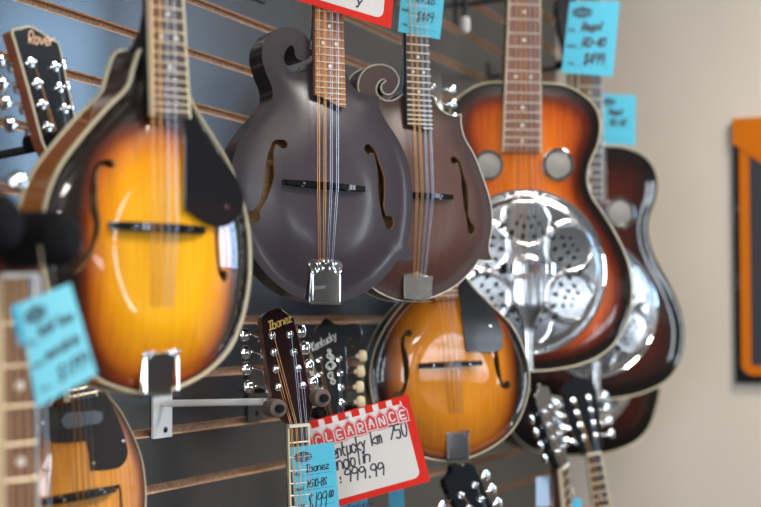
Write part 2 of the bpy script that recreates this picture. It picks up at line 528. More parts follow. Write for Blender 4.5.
def wall_with_openings(name, a0, a1, openings, place, th=.12, wm=None):
    """wall along axis a, openings = [(a0,a1,z0,z1)] sorted"""
    mb = MB(wm or wall_m)
    def bx(x0, x1, z0, z1):
        if x1 - x0 > 1e-4 and z1 - z0 > 1e-4: mb.box(((x0 + x1) / 2, th / 2, (z0 + z1) / 2), (x1 - x0, th, z1 - z0))
    x = a0
    for o0, o1, z0, z1 in openings:
        bx(x, o0, 0, H_C); bx(o0, o1, 0, z0); bx(o0, o1, z1, H_C); x = o1
    bx(x, a1, 0, H_C)
    o = mb.build(name, smooth=False); o.matrix_world = place; return structure(o)

# wall coordinates: x along, y outwards (behind the face), z up
def mat_from(o, x, y):
    return Matrix(((x[0], y[0], 0, o[0]), (x[1], y[1], 0, o[1]), (0, 0, 1, 0), (0, 0, 0, 1)))
O_BACK = WB @ Vector((SC, 0, 0)); O_RIGHT = WB @ Vector((SC, W_MAX, 0)); O_FRONT = WB @ Vector((S_MIN, W_MAX, 0))
PB = mat_from(O_BACK, NW, E1); PR = mat_from(O_RIGHT, -E1, NW); PF = mat_from(O_FRONT, -NW, -E1)
win_b = [(1.3, 2.7, 1.6, 2.6)]
win_r = [(2.0, 2.35, 1.0, 2.4), (3.75, 4.85, 1.20, 1.55), (6.1, 6.45, 1.4, 2.3)]
win_f = [(.3, 2.0, .9, 2.5), (2.8, 4.5, .9, 2.5)]
wall_with_openings('wall_back', -.15, W_MAX, win_b, PB)
wall_with_openings('wall_right', 0, SC - S_MIN, win_r, PR, wm=wall_dark)
wall_with_openings('wall_front', 0, W_MAX, win_f, PF, wm=wall_dark)
mb = MB(floor_m); mb.box(((S_MIN + SC) / 2, W_MAX / 2, -.05), (SC - S_MIN + .3, W_MAX + .3, .1)); o = mb.build('floor', smooth=False); o.matrix_world = WB; structure(o)
mb = MB(ceil_m); mb.box(((S_MIN + SC) / 2, W_MAX / 2, H_C + .05), (SC - S_MIN + .3, W_MAX + .3, .1)); o = mb.build('ceiling', smooth=False); o.matrix_world = WB; structure(o)
rp = random.Random(5)
cols = [(.55, .52, .48), (.10, .16, .30), (.42, .10, .06), (.60, .45, .22), (.12, .12, .13), (.50, .55, .60), (.22, .09, .04), (.65, .62, .58)]
tn = 0
for i in range(13):  # added unseen boards, only there to vary the reflections in chrome
    for j in range(2):
        tn += 1
        cx_ = .35 + i * .52 + rp.uniform(-.06, .06); hh = rp.uniform(.25, .5); ww = rp.uniform(.22, .42); zz = (1.0 if j == 0 else 1.75) + rp.uniform(-.08, .08)
        if any(o[0] - ww / 2 < cx_ < o[1] + ww / 2 and o[2] - hh / 2 < zz < o[3] + hh / 2 for o in win_r): continue
        m_ = MB(mat('added reflection board %d' % tn, cols[rp.randrange(8)], .6)); m_.prism([(-ww / 2, -hh / 2), (ww / 2, -hh / 2), (ww / 2, hh / 2), (-ww / 2, hh / 2)], -.04, -.001, .004)
        o_ = m_.build('added_reflection_board_%d' % tn, smooth=False); o_.matrix_world = PR @ Matrix.Translation((cx_, 0, zz)); structure(o_)
wn = 0
def window(pl, o, power, colr, bars=1, blinds=0):
    global wn
    wn += 1
    a0, a1, z0, z1 = o
    r = bpy.data.objects.new('window_%d' % wn, None); COL.objects.link(r); r.matrix_world = pl; structure(r)
    mb = MB(dark_m)
    for x in (a0 + .02, a1 - .02): mb.box((x, .05, (z0 + z1) / 2), (.04, .07, z1 - z0))
    for z in (z0 + .02, z1 - .02): mb.box(((a0 + a1) / 2, .05, z), (a1 - a0, .07, .04))
    for i in range(bars):
        x = a0 + (a1 - a0) * (i + 1) / (bars + 1); mb.box((x, .045, (z0 + z1) / 2), (.035, .05, z1 - z0))
    mb.box(((a0 + a1) / 2, .045, z0 + (z1 - z0) * .62), (a1 - a0, .045, .03))
    for i in range(blinds): mb.box(((a0 + a1) / 2, .04, z0 + (z1 - z0) * (i + 1) / (blinds + 1)), (a1 - a0, .02, (z1 - z0) / (blinds + 1) * .42))
    mb.build('window_frame', r, smooth=False)
    ld = bpy.data.lights.new('daylight', 'AREA'); ld.shape = 'RECTANGLE'; ld.size = a1 - a0 - .04; ld.size_y = z1 - z0 - .04
    ld.energy = power; ld.color = colr
    lo = bpy.data.objects.new('daylight', ld); COL.objects.link(lo)
    lo.matrix_world = pl @ Matrix.Translation(((a0 + a1) / 2, .085, (z0 + z1) / 2)) @ Matrix.Rotation(-PI / 2, 4, 'X')
DAY = (.80, .90, 1.0)
for o in win_b: window(PB, o, 34, (.38, .66, 1.0), 1)
for o in win_r: window(PR, o, 8.5 * PI * (o[1] - o[0]) * (o[3] - o[2]), DAY, 1, 4 if o[3] < 2 else 0)
for o in win_f: window(PF, o, 7.5 * PI * (o[1] - o[0]) * (o[3] - o[2]), DAY, 2)
# ceiling light panels
def ceiling_light(s, w, e, label):
    t = thing('ceiling_light', label, 'ceiling light', WB @ Matrix.Translation((s, w, H_C)), 'square ceiling light panels')
    m2 = MB(M['arm_white'])
    for x, y, a, b in ((-.3, 0, .03, .63), (.3, 0, .03, .63), (0, -.3, .57, .03), (0, .3, .57, .03)): m2.box((x, y, -.015), (a, b, .03))
    m2.build('frame', t, smooth=False)
    ld = bpy.data.lights.new('ceiling_lamp', 'AREA'); ld.shape = 'SQUARE'; ld.size = .56; ld.energy = e; ld.color = (1, .93, .84)
    lo = bpy.data.objects.new('ceiling_lamp', ld); COL.objects.link(lo); lo.parent = t; lo.location = (0, 0, -.02)
for s, w, e, l in ((-.6, 1.9, 34, 'square white ceiling light above the camera, nearest the front'), (1.2, 1.9, 34, 'square white ceiling light over the instruments'),
                (2.6, 1.3, 24, 'square white ceiling light nearest the beige wall'), (-2.2, 3.2, 26, 'square white ceiling light farthest from the instruments')):
    ceiling_light(s, w, e, l)

# ------------------------------------------------------------------ mandolin pieces
def course_x(n, spread, pair):
    c = n // 2
    return [(-spread / 2 + spread * i / (c - 1)) + (k - .5) * pair for i in range(c) for k in (0, 1)]

def build_head(root, fr, P0, tilt=12, outline=None, posts=None, buttons=None, face=None, side=None, binding=None, th=.014,
               width_s=1.0, tuners=True, button_mat=None, plane=False, holes=None, px=False, nposts=4, crown=None):
    """P0 local nut position. returns (frame of the head plane, matrix local->root, post 3d points in root coords)"""
    L = Matrix.Translation(P0) @ Matrix.Rotation(R(-tilt), 4, 'X')
    hf = fr.sub(L)
    if outline is None:
        s = width_s
        outline = [(-.0165 * s, 0), (-.022 * s, .012), (-.0265 * s, .03), (-.030 * s, .075), (-.033 * s, .125), (-.028 * s, .138), (-.012 * s, .142), (0, .152), (.012 * s, .142), (.028 * s, .138),
                   (.033 * s, .125), (.030 * s, .075), (.0265 * s, .03), (.022 * s, .012), (.0165 * s, 0)]
        loop = catmull(outline, 4)
    else:
        loop = catmull(hf.locs(outline) if px else outline, 4)
    hd = MB(side or M['black']); hd.xf = L
    hd.prism(loop, 0, th, .0008)
    hd.build('headstock', root, angle=30)
    fc = MB(face or M['black']); fc.xf = L
    fc.prism([(a * .985, .001 + (b - .001) * .993) for a, b in loop] if False else loop, -.0012, 0.0002, .0006)
    face_o = fc.build('head_veneer', root, angle=30)
    if binding:
        b = MB(binding); b.xf = L; b.tube([(a, -.0004, c) for a, c in loop], .0013, 6, True); b.build('head_binding', root)
    if posts is None:
        posts = [(sx * (.0125 * width_s + .0012 * j), .030 + j * .0245) for sx in (-1, 1) for j in range(nposts)]
    elif px: posts = [hf.loc(a, b, -.006) for a, b in posts]
    pp = [L @ Vector((x, -.008, z)) for x, z in posts]
    if tuners:
        cx = sum(p[0] for p in posts) / len(posts)
        for i, (x, z) in enumerate(posts):
            sg = -1 if i < len(posts) // 2 else 1
            t = MB(M['chrome']); t.xf = L
            t.lathe((x, -.0010, z), (0, -1, 0), [(.0054, 0), (.0056, .0008), (.0050, .0016), (.0036, .0018), (.0034, .0030), (.0028, .0034)], 18)
            t.lathe((x, -.004, z), (0, -1, 0), [(.0022, 0), (.0022, .0015), (.0016, .0022), (.0016, .0032), (.0022, .0038), (.0021, .0052), (.001, .0058)], 14)
            # edge of the head at this height
            xs = [a for a, c in loop if abs(c - z) < .010]
            ed = (min(xs) if sg < 0 else max(xs)) if xs else x + sg * .02
            if buttons and i < len(buttons) and buttons[i] is not None:
                bx, bz = hf.loc(*buttons[i], th * .5) if px else buttons[i]
            else: bx, bz = ed + sg * .013, z
            t.tube([(ed - sg * .012, th * .62, z), (ed + sg * .002, th * .62, z), (bx - sg * .004, th * .6, bz)], .0016, 8)
            t.box((ed - sg * .008, th + .003, z), (.016, .005, .012))
            to = t.build('tuner', root)
            bt = MB(button_mat or M['chrome']); bt.xf = L
            yc = th * .6
            prof_ = [(.0018, -.005), (.0032, -.0035), (.0038, -.001), (.0080, .001), (.0092, .005), (.0086, .010), (.0060, .012)]
            n = 16
            bt.rings([[Vector((bx + sg * h, yc + math.cos(2 * PI * k / n) * r * .48, bz + math.sin(2 * PI * k / n) * r)) for k in range(n)] for r, h in prof_])
            bt.build('tuner_button', to)
    return hf, L, pp, face_o

def build_neck(root, w0, w1, z0, z1, x0, x1, yf, matl, heel_z=None, depth=.020, body_depth=.04):
    """loft of D-shaped sections from the body (z0) to the nut (z1)"""
    mb = MB(matl); rings = []
    K = 10
    for i in range(12):
        t = i / 11; z = z0 + (z1 - z0) * t; x = x0 + (x1 - x0) * t; w = w0 + (w1 - w0) * t
        d = depth
        if heel_z is not None and z < heel_z + .035: 
            q = max(0, min(1, (heel_z + .035 - z) / .035)); d = depth + (body_depth - depth) * q ** 2
        ring = []
        for k in range(K + 1):
            a = PI * k / K
            ring.append((x + math.cos(a) * w / 2, yf + math.sin(a) ** .8 * d, z))
        rings.append(ring)
    mb.rings(rings)
    return mb.build('neck', root, angle=50)

def fretboard(root, q0, q1, scale_z0, L, yb, yf, board_m, fret_m, bind=None, nfr=21, dots=(3, 5, 7, 10, 12, 15, 17), dot_m=None, cut=None, taper=True, fz_min=None, dot_r=.0024):
    """q0=(xl,xr,z) at the body end, q1 the same at the nut; frets by equal temperament from the bridge at z 0"""
    xl0, xr0, z0 = q0; xl1, xr1, z1 = q1
    def X(z, side):
        t = (z - z0) / (z1 - z0)
        return (xl0 + (xl1 - xl0) * t) if side == 0 else (xr0 + (xr1 - xr0) * t)
    mb = MB(board_m)
    bot = [(xl0, z0), (xr0, z0)] if not cut else [(xl0, z0 + cut[0])] + [( xl0 + (xr0 - xl0) * a, z0 + b) for a, b in cut[2]] + [(xr0, z0 + cut[1])]
    mb.prism(bot + [(xr1, z1), (xl1, z1)], yf, yb)
    fo = mb.build('fretboard', root, smooth=False)
    if bind:
        for sd in (0, 1):
            zc = z0 + (cut[sd] if cut else 0)
            b = MB(bind); b.box((0, 0, 0), (.001, .001, .001)); b.v = []; b.f = []; b.mi = []
            sg = -1 if sd == 0 else 1
            xa, xb = X(zc, sd), X(z1, sd)
            b.prism([(xa - sg * .001, zc), (xa + sg * .0012, zc), (xb + sg * .0012, z1), (xb - sg * .001, z1)], yf - .0004, yb)
            b.build('fretboard_binding', fo, smooth=False)
    for n in range(1, nfr + 1):
        z = L / 2 ** (n / 12)
        zmin = z0 + (max(cut[0], cut[1]) * 0 if cut else 0)
        if z < z0 + (min(cut[0], cut[1]) if cut else 0) + .001: break
        xa, xb = X(z, 0) + .0006, X(z, 1) - .0006
        if cut:
            # clip the fret to the slanted end
            for m_ in range(40):
                f_ = m_ / 40; xx = xa + (xb - xa) * f_
                if z > z0 + cut[0] + (cut[1] - cut[0]) * f_: break
            xa = xx if m_ < 39 else xa
        b = MB(fret_m); b.tube([(xa, yf - .0003, z), (xb, yf - .0003, z)], .0011, 6); b.build('fret', fo)
    for n in dots:
        za = L / 2 ** (n / 12); zb = L / 2 ** ((n - 1) / 12); z = (za + zb) / 2
        if z < z0 + .004: continue
        xs = [.5] if n not in (12,) else [.28, .72]
        for f in xs:
            b = MB(dot_m or M['pearl']); b.lathe((X(z, 0) * (1 - f) + X(z, 1) * f, yf + .0004, z), (0, -1, 0), [(dot_r, 0), (dot_r, .0008), (dot_r * .9, .0009)], 14)
            b.build('inlay_dot', fo)
    mb = MB(M['ivory_white']); mb.box(((xl1 + xr1) / 2, (yf + yb) / 2 - .002, z1 + .002), (xr1 - xl1, abs(yb - yf) + .004, .004)); mb.build('nut', root, smooth=False)
    return fo

def strings(root, pts_list, mats, radii):
    for p, m, r in zip(pts_list, mats, radii):
        b = MB(m); b.tube(p, r, 6); b.build('string', root)

def bridge(root, xa, za, xb, zb, y0, ytop):
    """arch-top bridge between two local points: footed base, two thumb wheels and a saddle"""
    ax = Vector((xb - xa, 0, zb - za)); L = ax.length; ax.normalize(); c = Vector(((xa + xb) / 2, 0, (za + zb) / 2))
    rot = Matrix((ax, (0, 1, 0), (-ax.z, 0, ax.x))).transposed()
    m = MB(M['ebony'])
    # saddle is a long low bar, thicker toward its ends, resting on posts over a base
    yb = y0
    def ring(t, w, ya, yb_):
        p = c + ax * t; zz = rot @ Vector((0, 0, 1))
        return [p + Vector((0, ya, 0)) + zz * w, p + Vector((0, ya, 0)) - zz * w, p + Vector((0, yb_, 0)) - zz * w, p + Vector((0, yb_, 0)) + zz * w]
    m.rings([ring(-L / 2, .0035, yb - .005, yb + .003), ring(-L / 4, .0045, yb - .006, yb + .0005), ring(0, .0045, yb - .0065, yb - .001), ring(L / 4, .0045, yb - .006, yb + .0005), ring(L / 2, .0035, yb - .005, yb + .003)])
    bo = m.build('bridge', root, angle=25)
    s = MB(M['ebony'])
    s.rings([ring(-L * .47, .0022, ytop + .004, yb - .009), ring(-L * .30, .0032, ytop + .001, yb - .0085), ring(0, .0034, ytop, yb - .0085), ring(L * .30, .0032, ytop + .001, yb - .0085), ring(L * .47, .0022, ytop + .004, yb - .009)])
    s.build('saddle', bo, angle=25)
    for sg in (-1, 1):
        w = MB(M['chrome_soft']); p = c + ax * sg * L * .28
        w.lathe(p + Vector((0, yb - .0052, 0)), (0, -1, 0), [(.004, 0), (.004, .0028), (.0015, .003), (.0015, .0075)], 14); w.build('thumb_wheel', bo)
    return bo

def tailpiece(root, loop, y0, matl, scroll=True, text=None, fr=None, dome=.003):
    m = MB(matl); m.prism(loop, y0 - dome, y0, .0012)
    xs = [p[0] for p in loop]; zs = [p[1] for p in loop]; x0, x1, z0, z1 = min(xs), max(xs), min(zs), max(zs)
    # folded lip over the end of the body
    m.box(((x0 + x1) / 2, .004, z0 - .0005), ((x1 - x0) * .9, .022, .0015))
    t = m.build('tailpiece', root, angle=25)
    w = x1 - x0; h = z1 - z0
    if scroll:
        e = MB(matl)
        for sg in (-1, 1):
            for cx, cz, r in ((sg * w * .16, h * .70, w * .09), (sg * w * .34, h * .64, w * .10), (sg * w * .24, h * .80, w * .06)):
                pts = []
                for k in range(22):
                    a = k / 21 * 2 * PI * 1.5; rr = r * (1 - .55 * k / 21)
                    pts.append(((x0 + x1) / 2 + cx + sg * math.cos(a) * rr, y0 - dome - .0004, z0 + cz + math.sin(a) * rr))
                e.tube(pts, .0006, 6)
        e.tube([((x0 + x1) / 2 + math.cos(k / 12 * 2 * PI) * w * .07, y0 - dome - .0004, z0 + h * .86 + math.sin(k / 12 * 2 * PI) * w * .08) for k in range(12)], .0006, 6, True)
        e.tube([(x0 + w * .1, y0 - dome, z0 + h * .05), (x0 + w * .1, y0 - dome, z0 + h * .58)], .0008, 6)
        e.tube([(x1 - w * .1, y0 - dome, z0 + h * .05), (x1 - w * .1, y0 - dome, z0 + h * .58)], .0008, 6)
        e.build('engraved_scrollwork', t)
    return t

def body_shell(root, loop, depth, H, holes, top_m, side_m, binding_m=None, back_bind=True, step=.005, hexp=(.05, .85), inner=True, bind_r=.0022, burst_pow=1.0, zc=None, burst_ell=None):
    S = resample(loop, .002)
    P0 = resample(loop, .01)
    g = []
    mn, mx = P0.min(0), P0.max(0)
    gx, gy = np.meshgrid(np.arange(mn[0], mx[0], .008), np.arange(mn[1], mx[1], .008))
    G = np.c_[gx.ravel(), gy.ravel()]; G = G[inside(G, P0)]
    pm = phi(G, S).max()
    def hf(P):
        q = phi(P, S) / pm
        return H * smooth((q - hexp[0]) / (hexp[1] - hexp[0])) - (.0022 * np.exp(-((q - .14) / .07) ** 2) * smooth(q / .05) if H > .0125 else 0)
    def bf(P):
        v = (phi(P, S) / pm) ** burst_pow
        if burst_ell:
            cx, cz, ra, rb = burst_ell
            rho = (np.abs((P[:, 0] - cx) / ra) ** 2.5 + np.abs((P[:, 1] - cz) / rb) ** 2.5) ** .4
            v = np.minimum(v * 1.6, np.clip(.16 + (1 - rho) * 1.25, 0, 1))
        return v
    top = plate('top_plate', root, loop, holes, hf, top_m, M['inner'], step=step, burst=bf)
    n_s = resample(loop, .004)
    # ribs with an outer and an inner skin
    lp = [tuple(p) for p in n_s]
    area = sum(lp[i - 1][0] * lp[i][1] - lp[i][0] * lp[i - 1][1] for i in range(len(lp)))
    if area < 0: lp.reverse()
    n = len(lp)
    m = MB(side_m)
    m.add([(a, .0002, b) for a, b in lp] + [(a, depth, b) for a, b in lp], [(i, n + i, n + (i + 1) % n, (i + 1) % n) for i in range(n)])
    inn = []
    for i in range(n):
        a, b, c = np.array(lp[i - 1]), np.array(lp[i]), np.array(lp[(i + 1) % n])
        t = c - a; l = np.hypot(*t) or 1; nn = np.array((-t[1], t[0])) / l
        inn.append(tuple(b + nn * .0018))
    m.use(M['inner']); m.add([(a, .001, b) for a, b in inn] + [(a, depth - .0006, b) for a, b in inn], [(i, (i + 1) % n, n + (i + 1) % n, n + i) for i in range(n)])
    m.build('ribs', root, angle=40)
    def hb(P): return -H * .8 * smooth((phi(P, S) / pm - .05) / .8)
    plate('back_plate', root, loop, [], hb, side_m, None, step=.012, y_base=depth)
    if inner:
        inn2 = [tuple(p) for p in resample(inn, .008)]
        mm = MB(M['inner']); mm.prism(inn2, depth - .0015, depth - .0008); mm.build('inner_back', root, smooth=False)
    if binding_m:
        b = MB(binding_m); b.tube([(a, .0006, c) for a, c in lp], bind_r, 8, True, squash=((0, 1, 0), 1.1, .55)); b.build('binding', root)
        if back_bind:
            b = MB(binding_m); b.tube([(a, depth - .0006, c) for a, c in lp], bind_r, 8, True, squash=((0, 1, 0), 1.1, .55)); b.build('back_binding', root)
    return hf, bf

def to_loop(fr, pts, y=0.0, seg=6):
    return catmull(fr.locs(pts, y), seg)

def px_hole(fr, path, y=-.009):
    sc_ = 1.0
    out = []
    for x, yy, r in path:
        a = fr.loc(x, yy, y); b = fr.loc(x, yy + r, y)
        out.append((a[0], a[1], 1.15 * math.hypot(a[0] - b[0], a[1] - b[1])))
    return hole_loop(out)

def arm_to_wall(root_name, Pw, label, group=None, drop=.012, matl='arm_black', spread=.027, prong_dir=None, foam='foam', prong=.05, cup_r=.010, cup_len=.03, plate_h=.075, cups=None, tip=True):
    """slatwall instrument hanger: plate on the wall, arm, yoke and two foam-covered prongs around the neck at world point Pw"""
    q = WB.inverted() @ Pw
    t = thing(root_name, label, 'instrument hanger', WB @ Matrix.Translation((q.x, 0, q.z - drop)), group)
    inv = t.matrix_world.inverted()
    p = inv @ Pw
    m = MB(M[matl] if matl != 'arm_black' else M['arm_black'])
    hw = .024
    m.prism([(-hw, -plate_h * .62), (hw, -plate_h * .62), (hw, plate_h * .38), (-hw, plate_h * .38)], .0006, .004)
    m.build('wall_plate', t, smooth=False)
    s = MB(M['black_pl']); s.lathe((.006, .004, -plate_h * .48), (0, 1, 0), [(.004, 0), (.004, .0015), (.002, .003)], 12); s.build('screw', t)
    pd = (inv.to_3x3() @ Vector(prong_dir)).normalized() if prong_dir is not None else Vector((0, 1, 0))
    side = pd.cross(Vector((0, 0, 1))).normalized()
    back = p - pd * .012
    a = MB(M[matl]); a.tube([(0, .003, 0), (0, .02, 0), tuple(back)], .0048, 12)
    a.tube([back - side * spread, back, back + side * spread], .0046, 12)
    a.build('arm', t)
    for i, sg in enumerate((-1, 1)):
        c0 = back + side * sg * spread
        c1 = c0 + pd * prong
        if cups: c1 = inv @ cups[i]; c0 = c1 - pd * prong
        f = MB(M[foam]); rd = cup_r * (.7 if cup_r > .015 else .15)
        f.lathe(c0, pd, [(cup_r * .8, 0), (cup_r, .002)] + [(cup_r - rd + rd * math.cos(R(a)), prong - rd + rd * math.sin(R(a))) for a in (0, 20, 40, 60, 80, 90)], 24)
        fo = f.build('foam_prong', t)
        if tip:
            f = MB(M['black_pl']); f.lathe(c1 - pd * .002, pd, [(cup_r * .48, 0), (cup_r * .48, .008), (cup_r * .40, .010)], 14); f.build('prong_tip', fo)
    return t

def normal_of(fr): return (fr.M.to_3x3() @ Vector((0, -1, 0))).normalized()

def mandolin(label, fr, outline, *, group='mandolins hanging on the slatwall', name='mandolin', L=.35, depth=.042, H=.013, holes=(), top='burst', side='side_dark',
             binding='ivory', bridge_px=None, tail_px=None, board_px=None, board_top=None, head=None, pick_px=None, board='rosewood', tail_mat='chrome',
             string_span=.026, tail_x=None, head_px=None, yF=-.014, board_cut=None, tuners=True, neck_m='black', dot_f=(5, 7, 10, 12, 15), posts_px=None, buttons_px=None, logo=None,
             step=.005, nut_half=.0145, headkw=None, fretm='fret_wire', board_bind=None, burst_pow=1.0, hexp=(.05, .85), tailscroll=True, bridge_local=None, pick_y=-.019, str_r=(.00038, .00028), bind_r=.0022, board_local=None, board_end=None, burst_ell=None):
    root = thing(name, label, 'mandolin', fr.M, group)
    loop = outline
    hf, bf = body_shell(root, loop, depth, H, holes, M[top], M[side], M[binding] if binding else None, step=step, hexp=hexp, burst_pow=burst_pow, bind_r=bind_r, burst_ell=burst_ell)
    # bridge
    if bridge_px:
        a = fr.loc(*bridge_px[0], -H - .006); b = fr.loc(*bridge_px[1], -H - .006)
    else: a, b = (-.042, 0), (.042, 0)
    bx, bz = (a[0] + b[0]) / 2, (a[1] + b[1]) / 2
    bridge(root, a[0], a[1], b[0], b[1], -H + .001, -H - .0125)
    ySt = -H - .0135
    # fretboard
    if board_px:
        l0 = fr.loc(*board_px[0], yF); r0 = fr.loc(*board_px[1], yF); lt = fr.loc(*board_px[2], yF); rt = fr.loc(*board_px[3], yF)
        zE = (l0[1] + r0[1]) / 2; zT = (lt[1] + rt[1]) / 2
        k = (L - zE) / (zT - zE)
        xl1 = l0[0] + (lt[0] - l0[0]) * k; xr1 = r0[0] + (rt[0] - r0[0]) * k
        if board_end is not None:
            k2 = (board_end - zE) / (zT - zE)
            l0 = (l0[0] + (lt[0] - l0[0]) * k2, board_end); r0 = (r0[0] + (rt[0] - r0[0]) * k2, board_end); zE = board_end
        if xr1 - xl1 < .026:
            c_ = (xl1 + xr1) / 2; xl1, xr1 = c_ - .0145, c_ + .0145
    else:
        l0, r0, zE = (-.020, 0), (.020, 0), .105; xl1, xr1 = -.0145, .0145
    fo = fretboard(root, (l0[0], r0[0], zE), (xl1, xr1, L), 0, L, yF + .0065, yF, M[board], M[fretm], M[board_bind] if board_bind else None, 24, dot_f, cut=board_cut)
    # extension support under the board and the neck
    ztop = max(p[1] for p in loop if abs(p[0] - (l0[0] + r0[0]) / 2) < .02)
    m = MB(M[neck_m]); xc = (l0[0] + r0[0]) / 2; hw = (r0[0] - l0[0]) / 2 * .92
    m.prism([(xc - hw, zE + .012), (xc + hw, zE + .012), (xc + hw, ztop + .004), (xc - hw, ztop + .004)], yF + .0062, -.0005 if H < .004 else -.002)
    m.build('neck_extension', root, smooth=False)
    build_neck(root, (r0[0] - l0[0]), xr1 - xl1, ztop - .006, L, (l0[0] + r0[0]) / 2 + ((xl1 + xr1) / 2 - (l0[0] + r0[0]) / 2) * (ztop - zE) / (L - zE), (xl1 + xr1) / 2, yF + .0064, M[neck_m], heel_z=ztop - .006, body_depth=depth - yF - .01)
    # tailpiece
    if tail_px:
        tl = catmull(fr.locs(tail_px, -.008), 4)
    else:
        zb = min(p[1] for p in loop)
        tl = catmull([(-.016, zb + .048), (-.012, zb + .053), (-.006, zb + .054), (0, zb + .060), (.006, zb + .054), (.012, zb + .053), (.016, zb + .048), (.0145, zb, 1), (-.0145, zb, 1)], 4)
    tailpiece(root, tl, -.006, M[tail_mat], tailscroll)
    tx = sum(p[0] for p in tl) / len(tl); tz = max(p[1] for p in tl) - .010
    # head
    nx = (xl1 + xr1) / 2
    kw = dict(headkw or {})
    hfr, Lh, pp, face_o = build_head(root, fr, Vector((nx, yF + .001, L + .004)), outline=head_px, posts=posts_px, buttons=buttons_px, px=bool(head_px), tuners=tuners, **kw)
    # strings
    xb = [bx + v for v in course_x(8, string_span, .0026)]
    xt = [tx + v for v in course_x(8, string_span * .68, .0022)]
    xn = [nx + v for v in course_x(8, (xr1 - xl1) * .76, .0020)]
    order = [3, 3, 2, 2, 1, 1, 0, 0]
    pts = []
    for i in range(8):
        z_b = bz + (b[1] - a[1]) / (b[0] - a[0]) * (xb[i] - bx)
        q = [(xt[i], -.010, tz), (xb[i], ySt, z_b), (xn[i], yF - .0015, L + .001), (xn[i], yF - .0012, L + .004)]
        if tuners:
            half = len(pp) // 2
            # lowest post to outermost course
            srt_l = sorted(pp[:half], key=lambda v: v.z); srt_r = sorted(pp[half:], key=lambda v: v.z)
            pst = srt_l[i % 4] if i < 4 else srt_r[3 - (i % 4)]
            q.append(tuple(pst + Vector((0, .001, 0))))
        pts.append(q)
    strings(root, pts, [M['brass']] * 4 + [M['steel']] * 4, [str_r[0]] * 4 + [str_r[1]] * 4)
    if pick_px:
        pl = catmull(fr.locs(pick_px, pick_y), 5)
        m = MB(M['black_pl']); m.prism(pl, pick_y, pick_y + .0022, .0005); po = m.build('pickguard', root, angle=25)
        # support post down to the body
        cx_ = sum(p[0] for p in pl) / len(pl); cz_ = sum(p[1] for p in pl) / len(pl)
        m = MB(M['chrome']); m.lathe((cx_ + .012, pick_y + .0022, cz_ - .02), (0, 1, 0), [(.0025, 0), (.0025, -pick_y - .004)], 10); m.build('pickguard_bracket', po)
        m = MB(M['chrome']); m.lathe((cx_ + .016, pick_y, cz_ - .018), (0, -1, 0), [(.0024, 0), (.0020, .0008)], 10); m.build('pickguard_screw', po)
    return root, fr, hfr, Lh, face_o

TEAR = [(-.022, .170), (-.045, .150), (-.085, .105), (-.115, .055), (-.127, -.005), (-.118, -.065), (-.085, -.112), (-.04, -.135), (0, -.14),
        (.04, -.135), (.085, -.112), (.118, -.065), (.127, -.005), (.115, .055), (.085, .105), (.045, .150), (.022, .170), (0, .172)]
def tear_loop(): return catmull(TEAR, 5)
def fh_default():
    out = []
    for s in (-1, 1):
        out.append(hole_loop([(s * .048, .052, .0055), (s * .056, .050, .003), (s * .062, .035, .003), (s * .062, .010, .0055), (s * .066, -.015, .003), (s * .074, -.032, .0035), (s * .082, -.030, .0070)]))
    return out

# ================================================================== INSTRUMENTS
# --- front sunburst A-style mandolin
frA = frame(160, 228, 1.42, 43, top=(157, 30))
olA = [(143, 46), (134, 66), (128, 86), (106, 109), (80, 139), (59, 168), (47, 197), (42, 225), (42, 252), (47, 284), (58, 320), (74, 352), (95, 377), (118, 388), (145, 393), (173, 389),
       (205, 373), (229, 349), (242, 318), (249, 279), (249, 240), (243, 205), (231, 170), (212, 137), (194, 108), (182, 80), (172, 58), (160, 46)]
fhA = [px_hole(frA, [(111, 164, 4), (103, 163, 2.2), (97, 172, 2.2), (94, 190, 3.4), (93, 208, 3.6), (95, 226, 3), (90, 248, 2), (83, 262, 3), (76, 266, 6)]),
       px_hole(frA, [(210, 172, 4), (217, 170, 2.2), (220, 184, 2.2), (217, 205, 3.4), (215, 224, 3.2), (214, 246, 2.4), (216, 263, 2.2), (219, 273, 3), (224, 276, 5.5)])]
eA = frA.loc(157, 250, -.012); eL_ = frA.loc(86, 250, -.012); eR_ = frA.loc(236, 250, -.012); eT = frA.loc(157, 128, -.012); eB = frA.loc(157, 388, -.012)
mandolin('large sunburst teardrop mandolin in the left foreground with cream binding and black pickguard', frA, to_loop(frA, olA), holes=fhA, depth=.047, H=.016, yF=-.023, top='burst', side='side_amber',
         bridge_px=((112, 225), (207, 230)), tail_px=[(142, 342), (146, 345), (150, 338), (157, 338), (162, 331, 1), (168, 338), (175, 338), (181, 343), (178, 350), (176, 360, 1), (172, 394, 1), (141, 393, 1), (144, 360, 1), (142, 350)],
         board_px=((154, 114), (190, 120), (151, 0), (183, 0)), pick_px=[(185, 121, 1), (190, 110, 1), (211, 142), (237, 178), (244, 198), (242, 213), (232, 223), (220, 227), (208, 224), (196, 217), (185, 209, 1)],
         board='rosewood_dark', tuners=False, board_bind='ivory', burst_pow=.9, bind_r=.003, burst_ell=((eL_[0] + eR_[0]) / 2, (eT[1] + eB[1]) / 2, (eR_[0] - eL_[0]) / 2, (eT[1] - eB[1]) / 2), hexp=(.08, .8), dot_f=(5, 7, 10, 12, 15), pick_y=-.022)

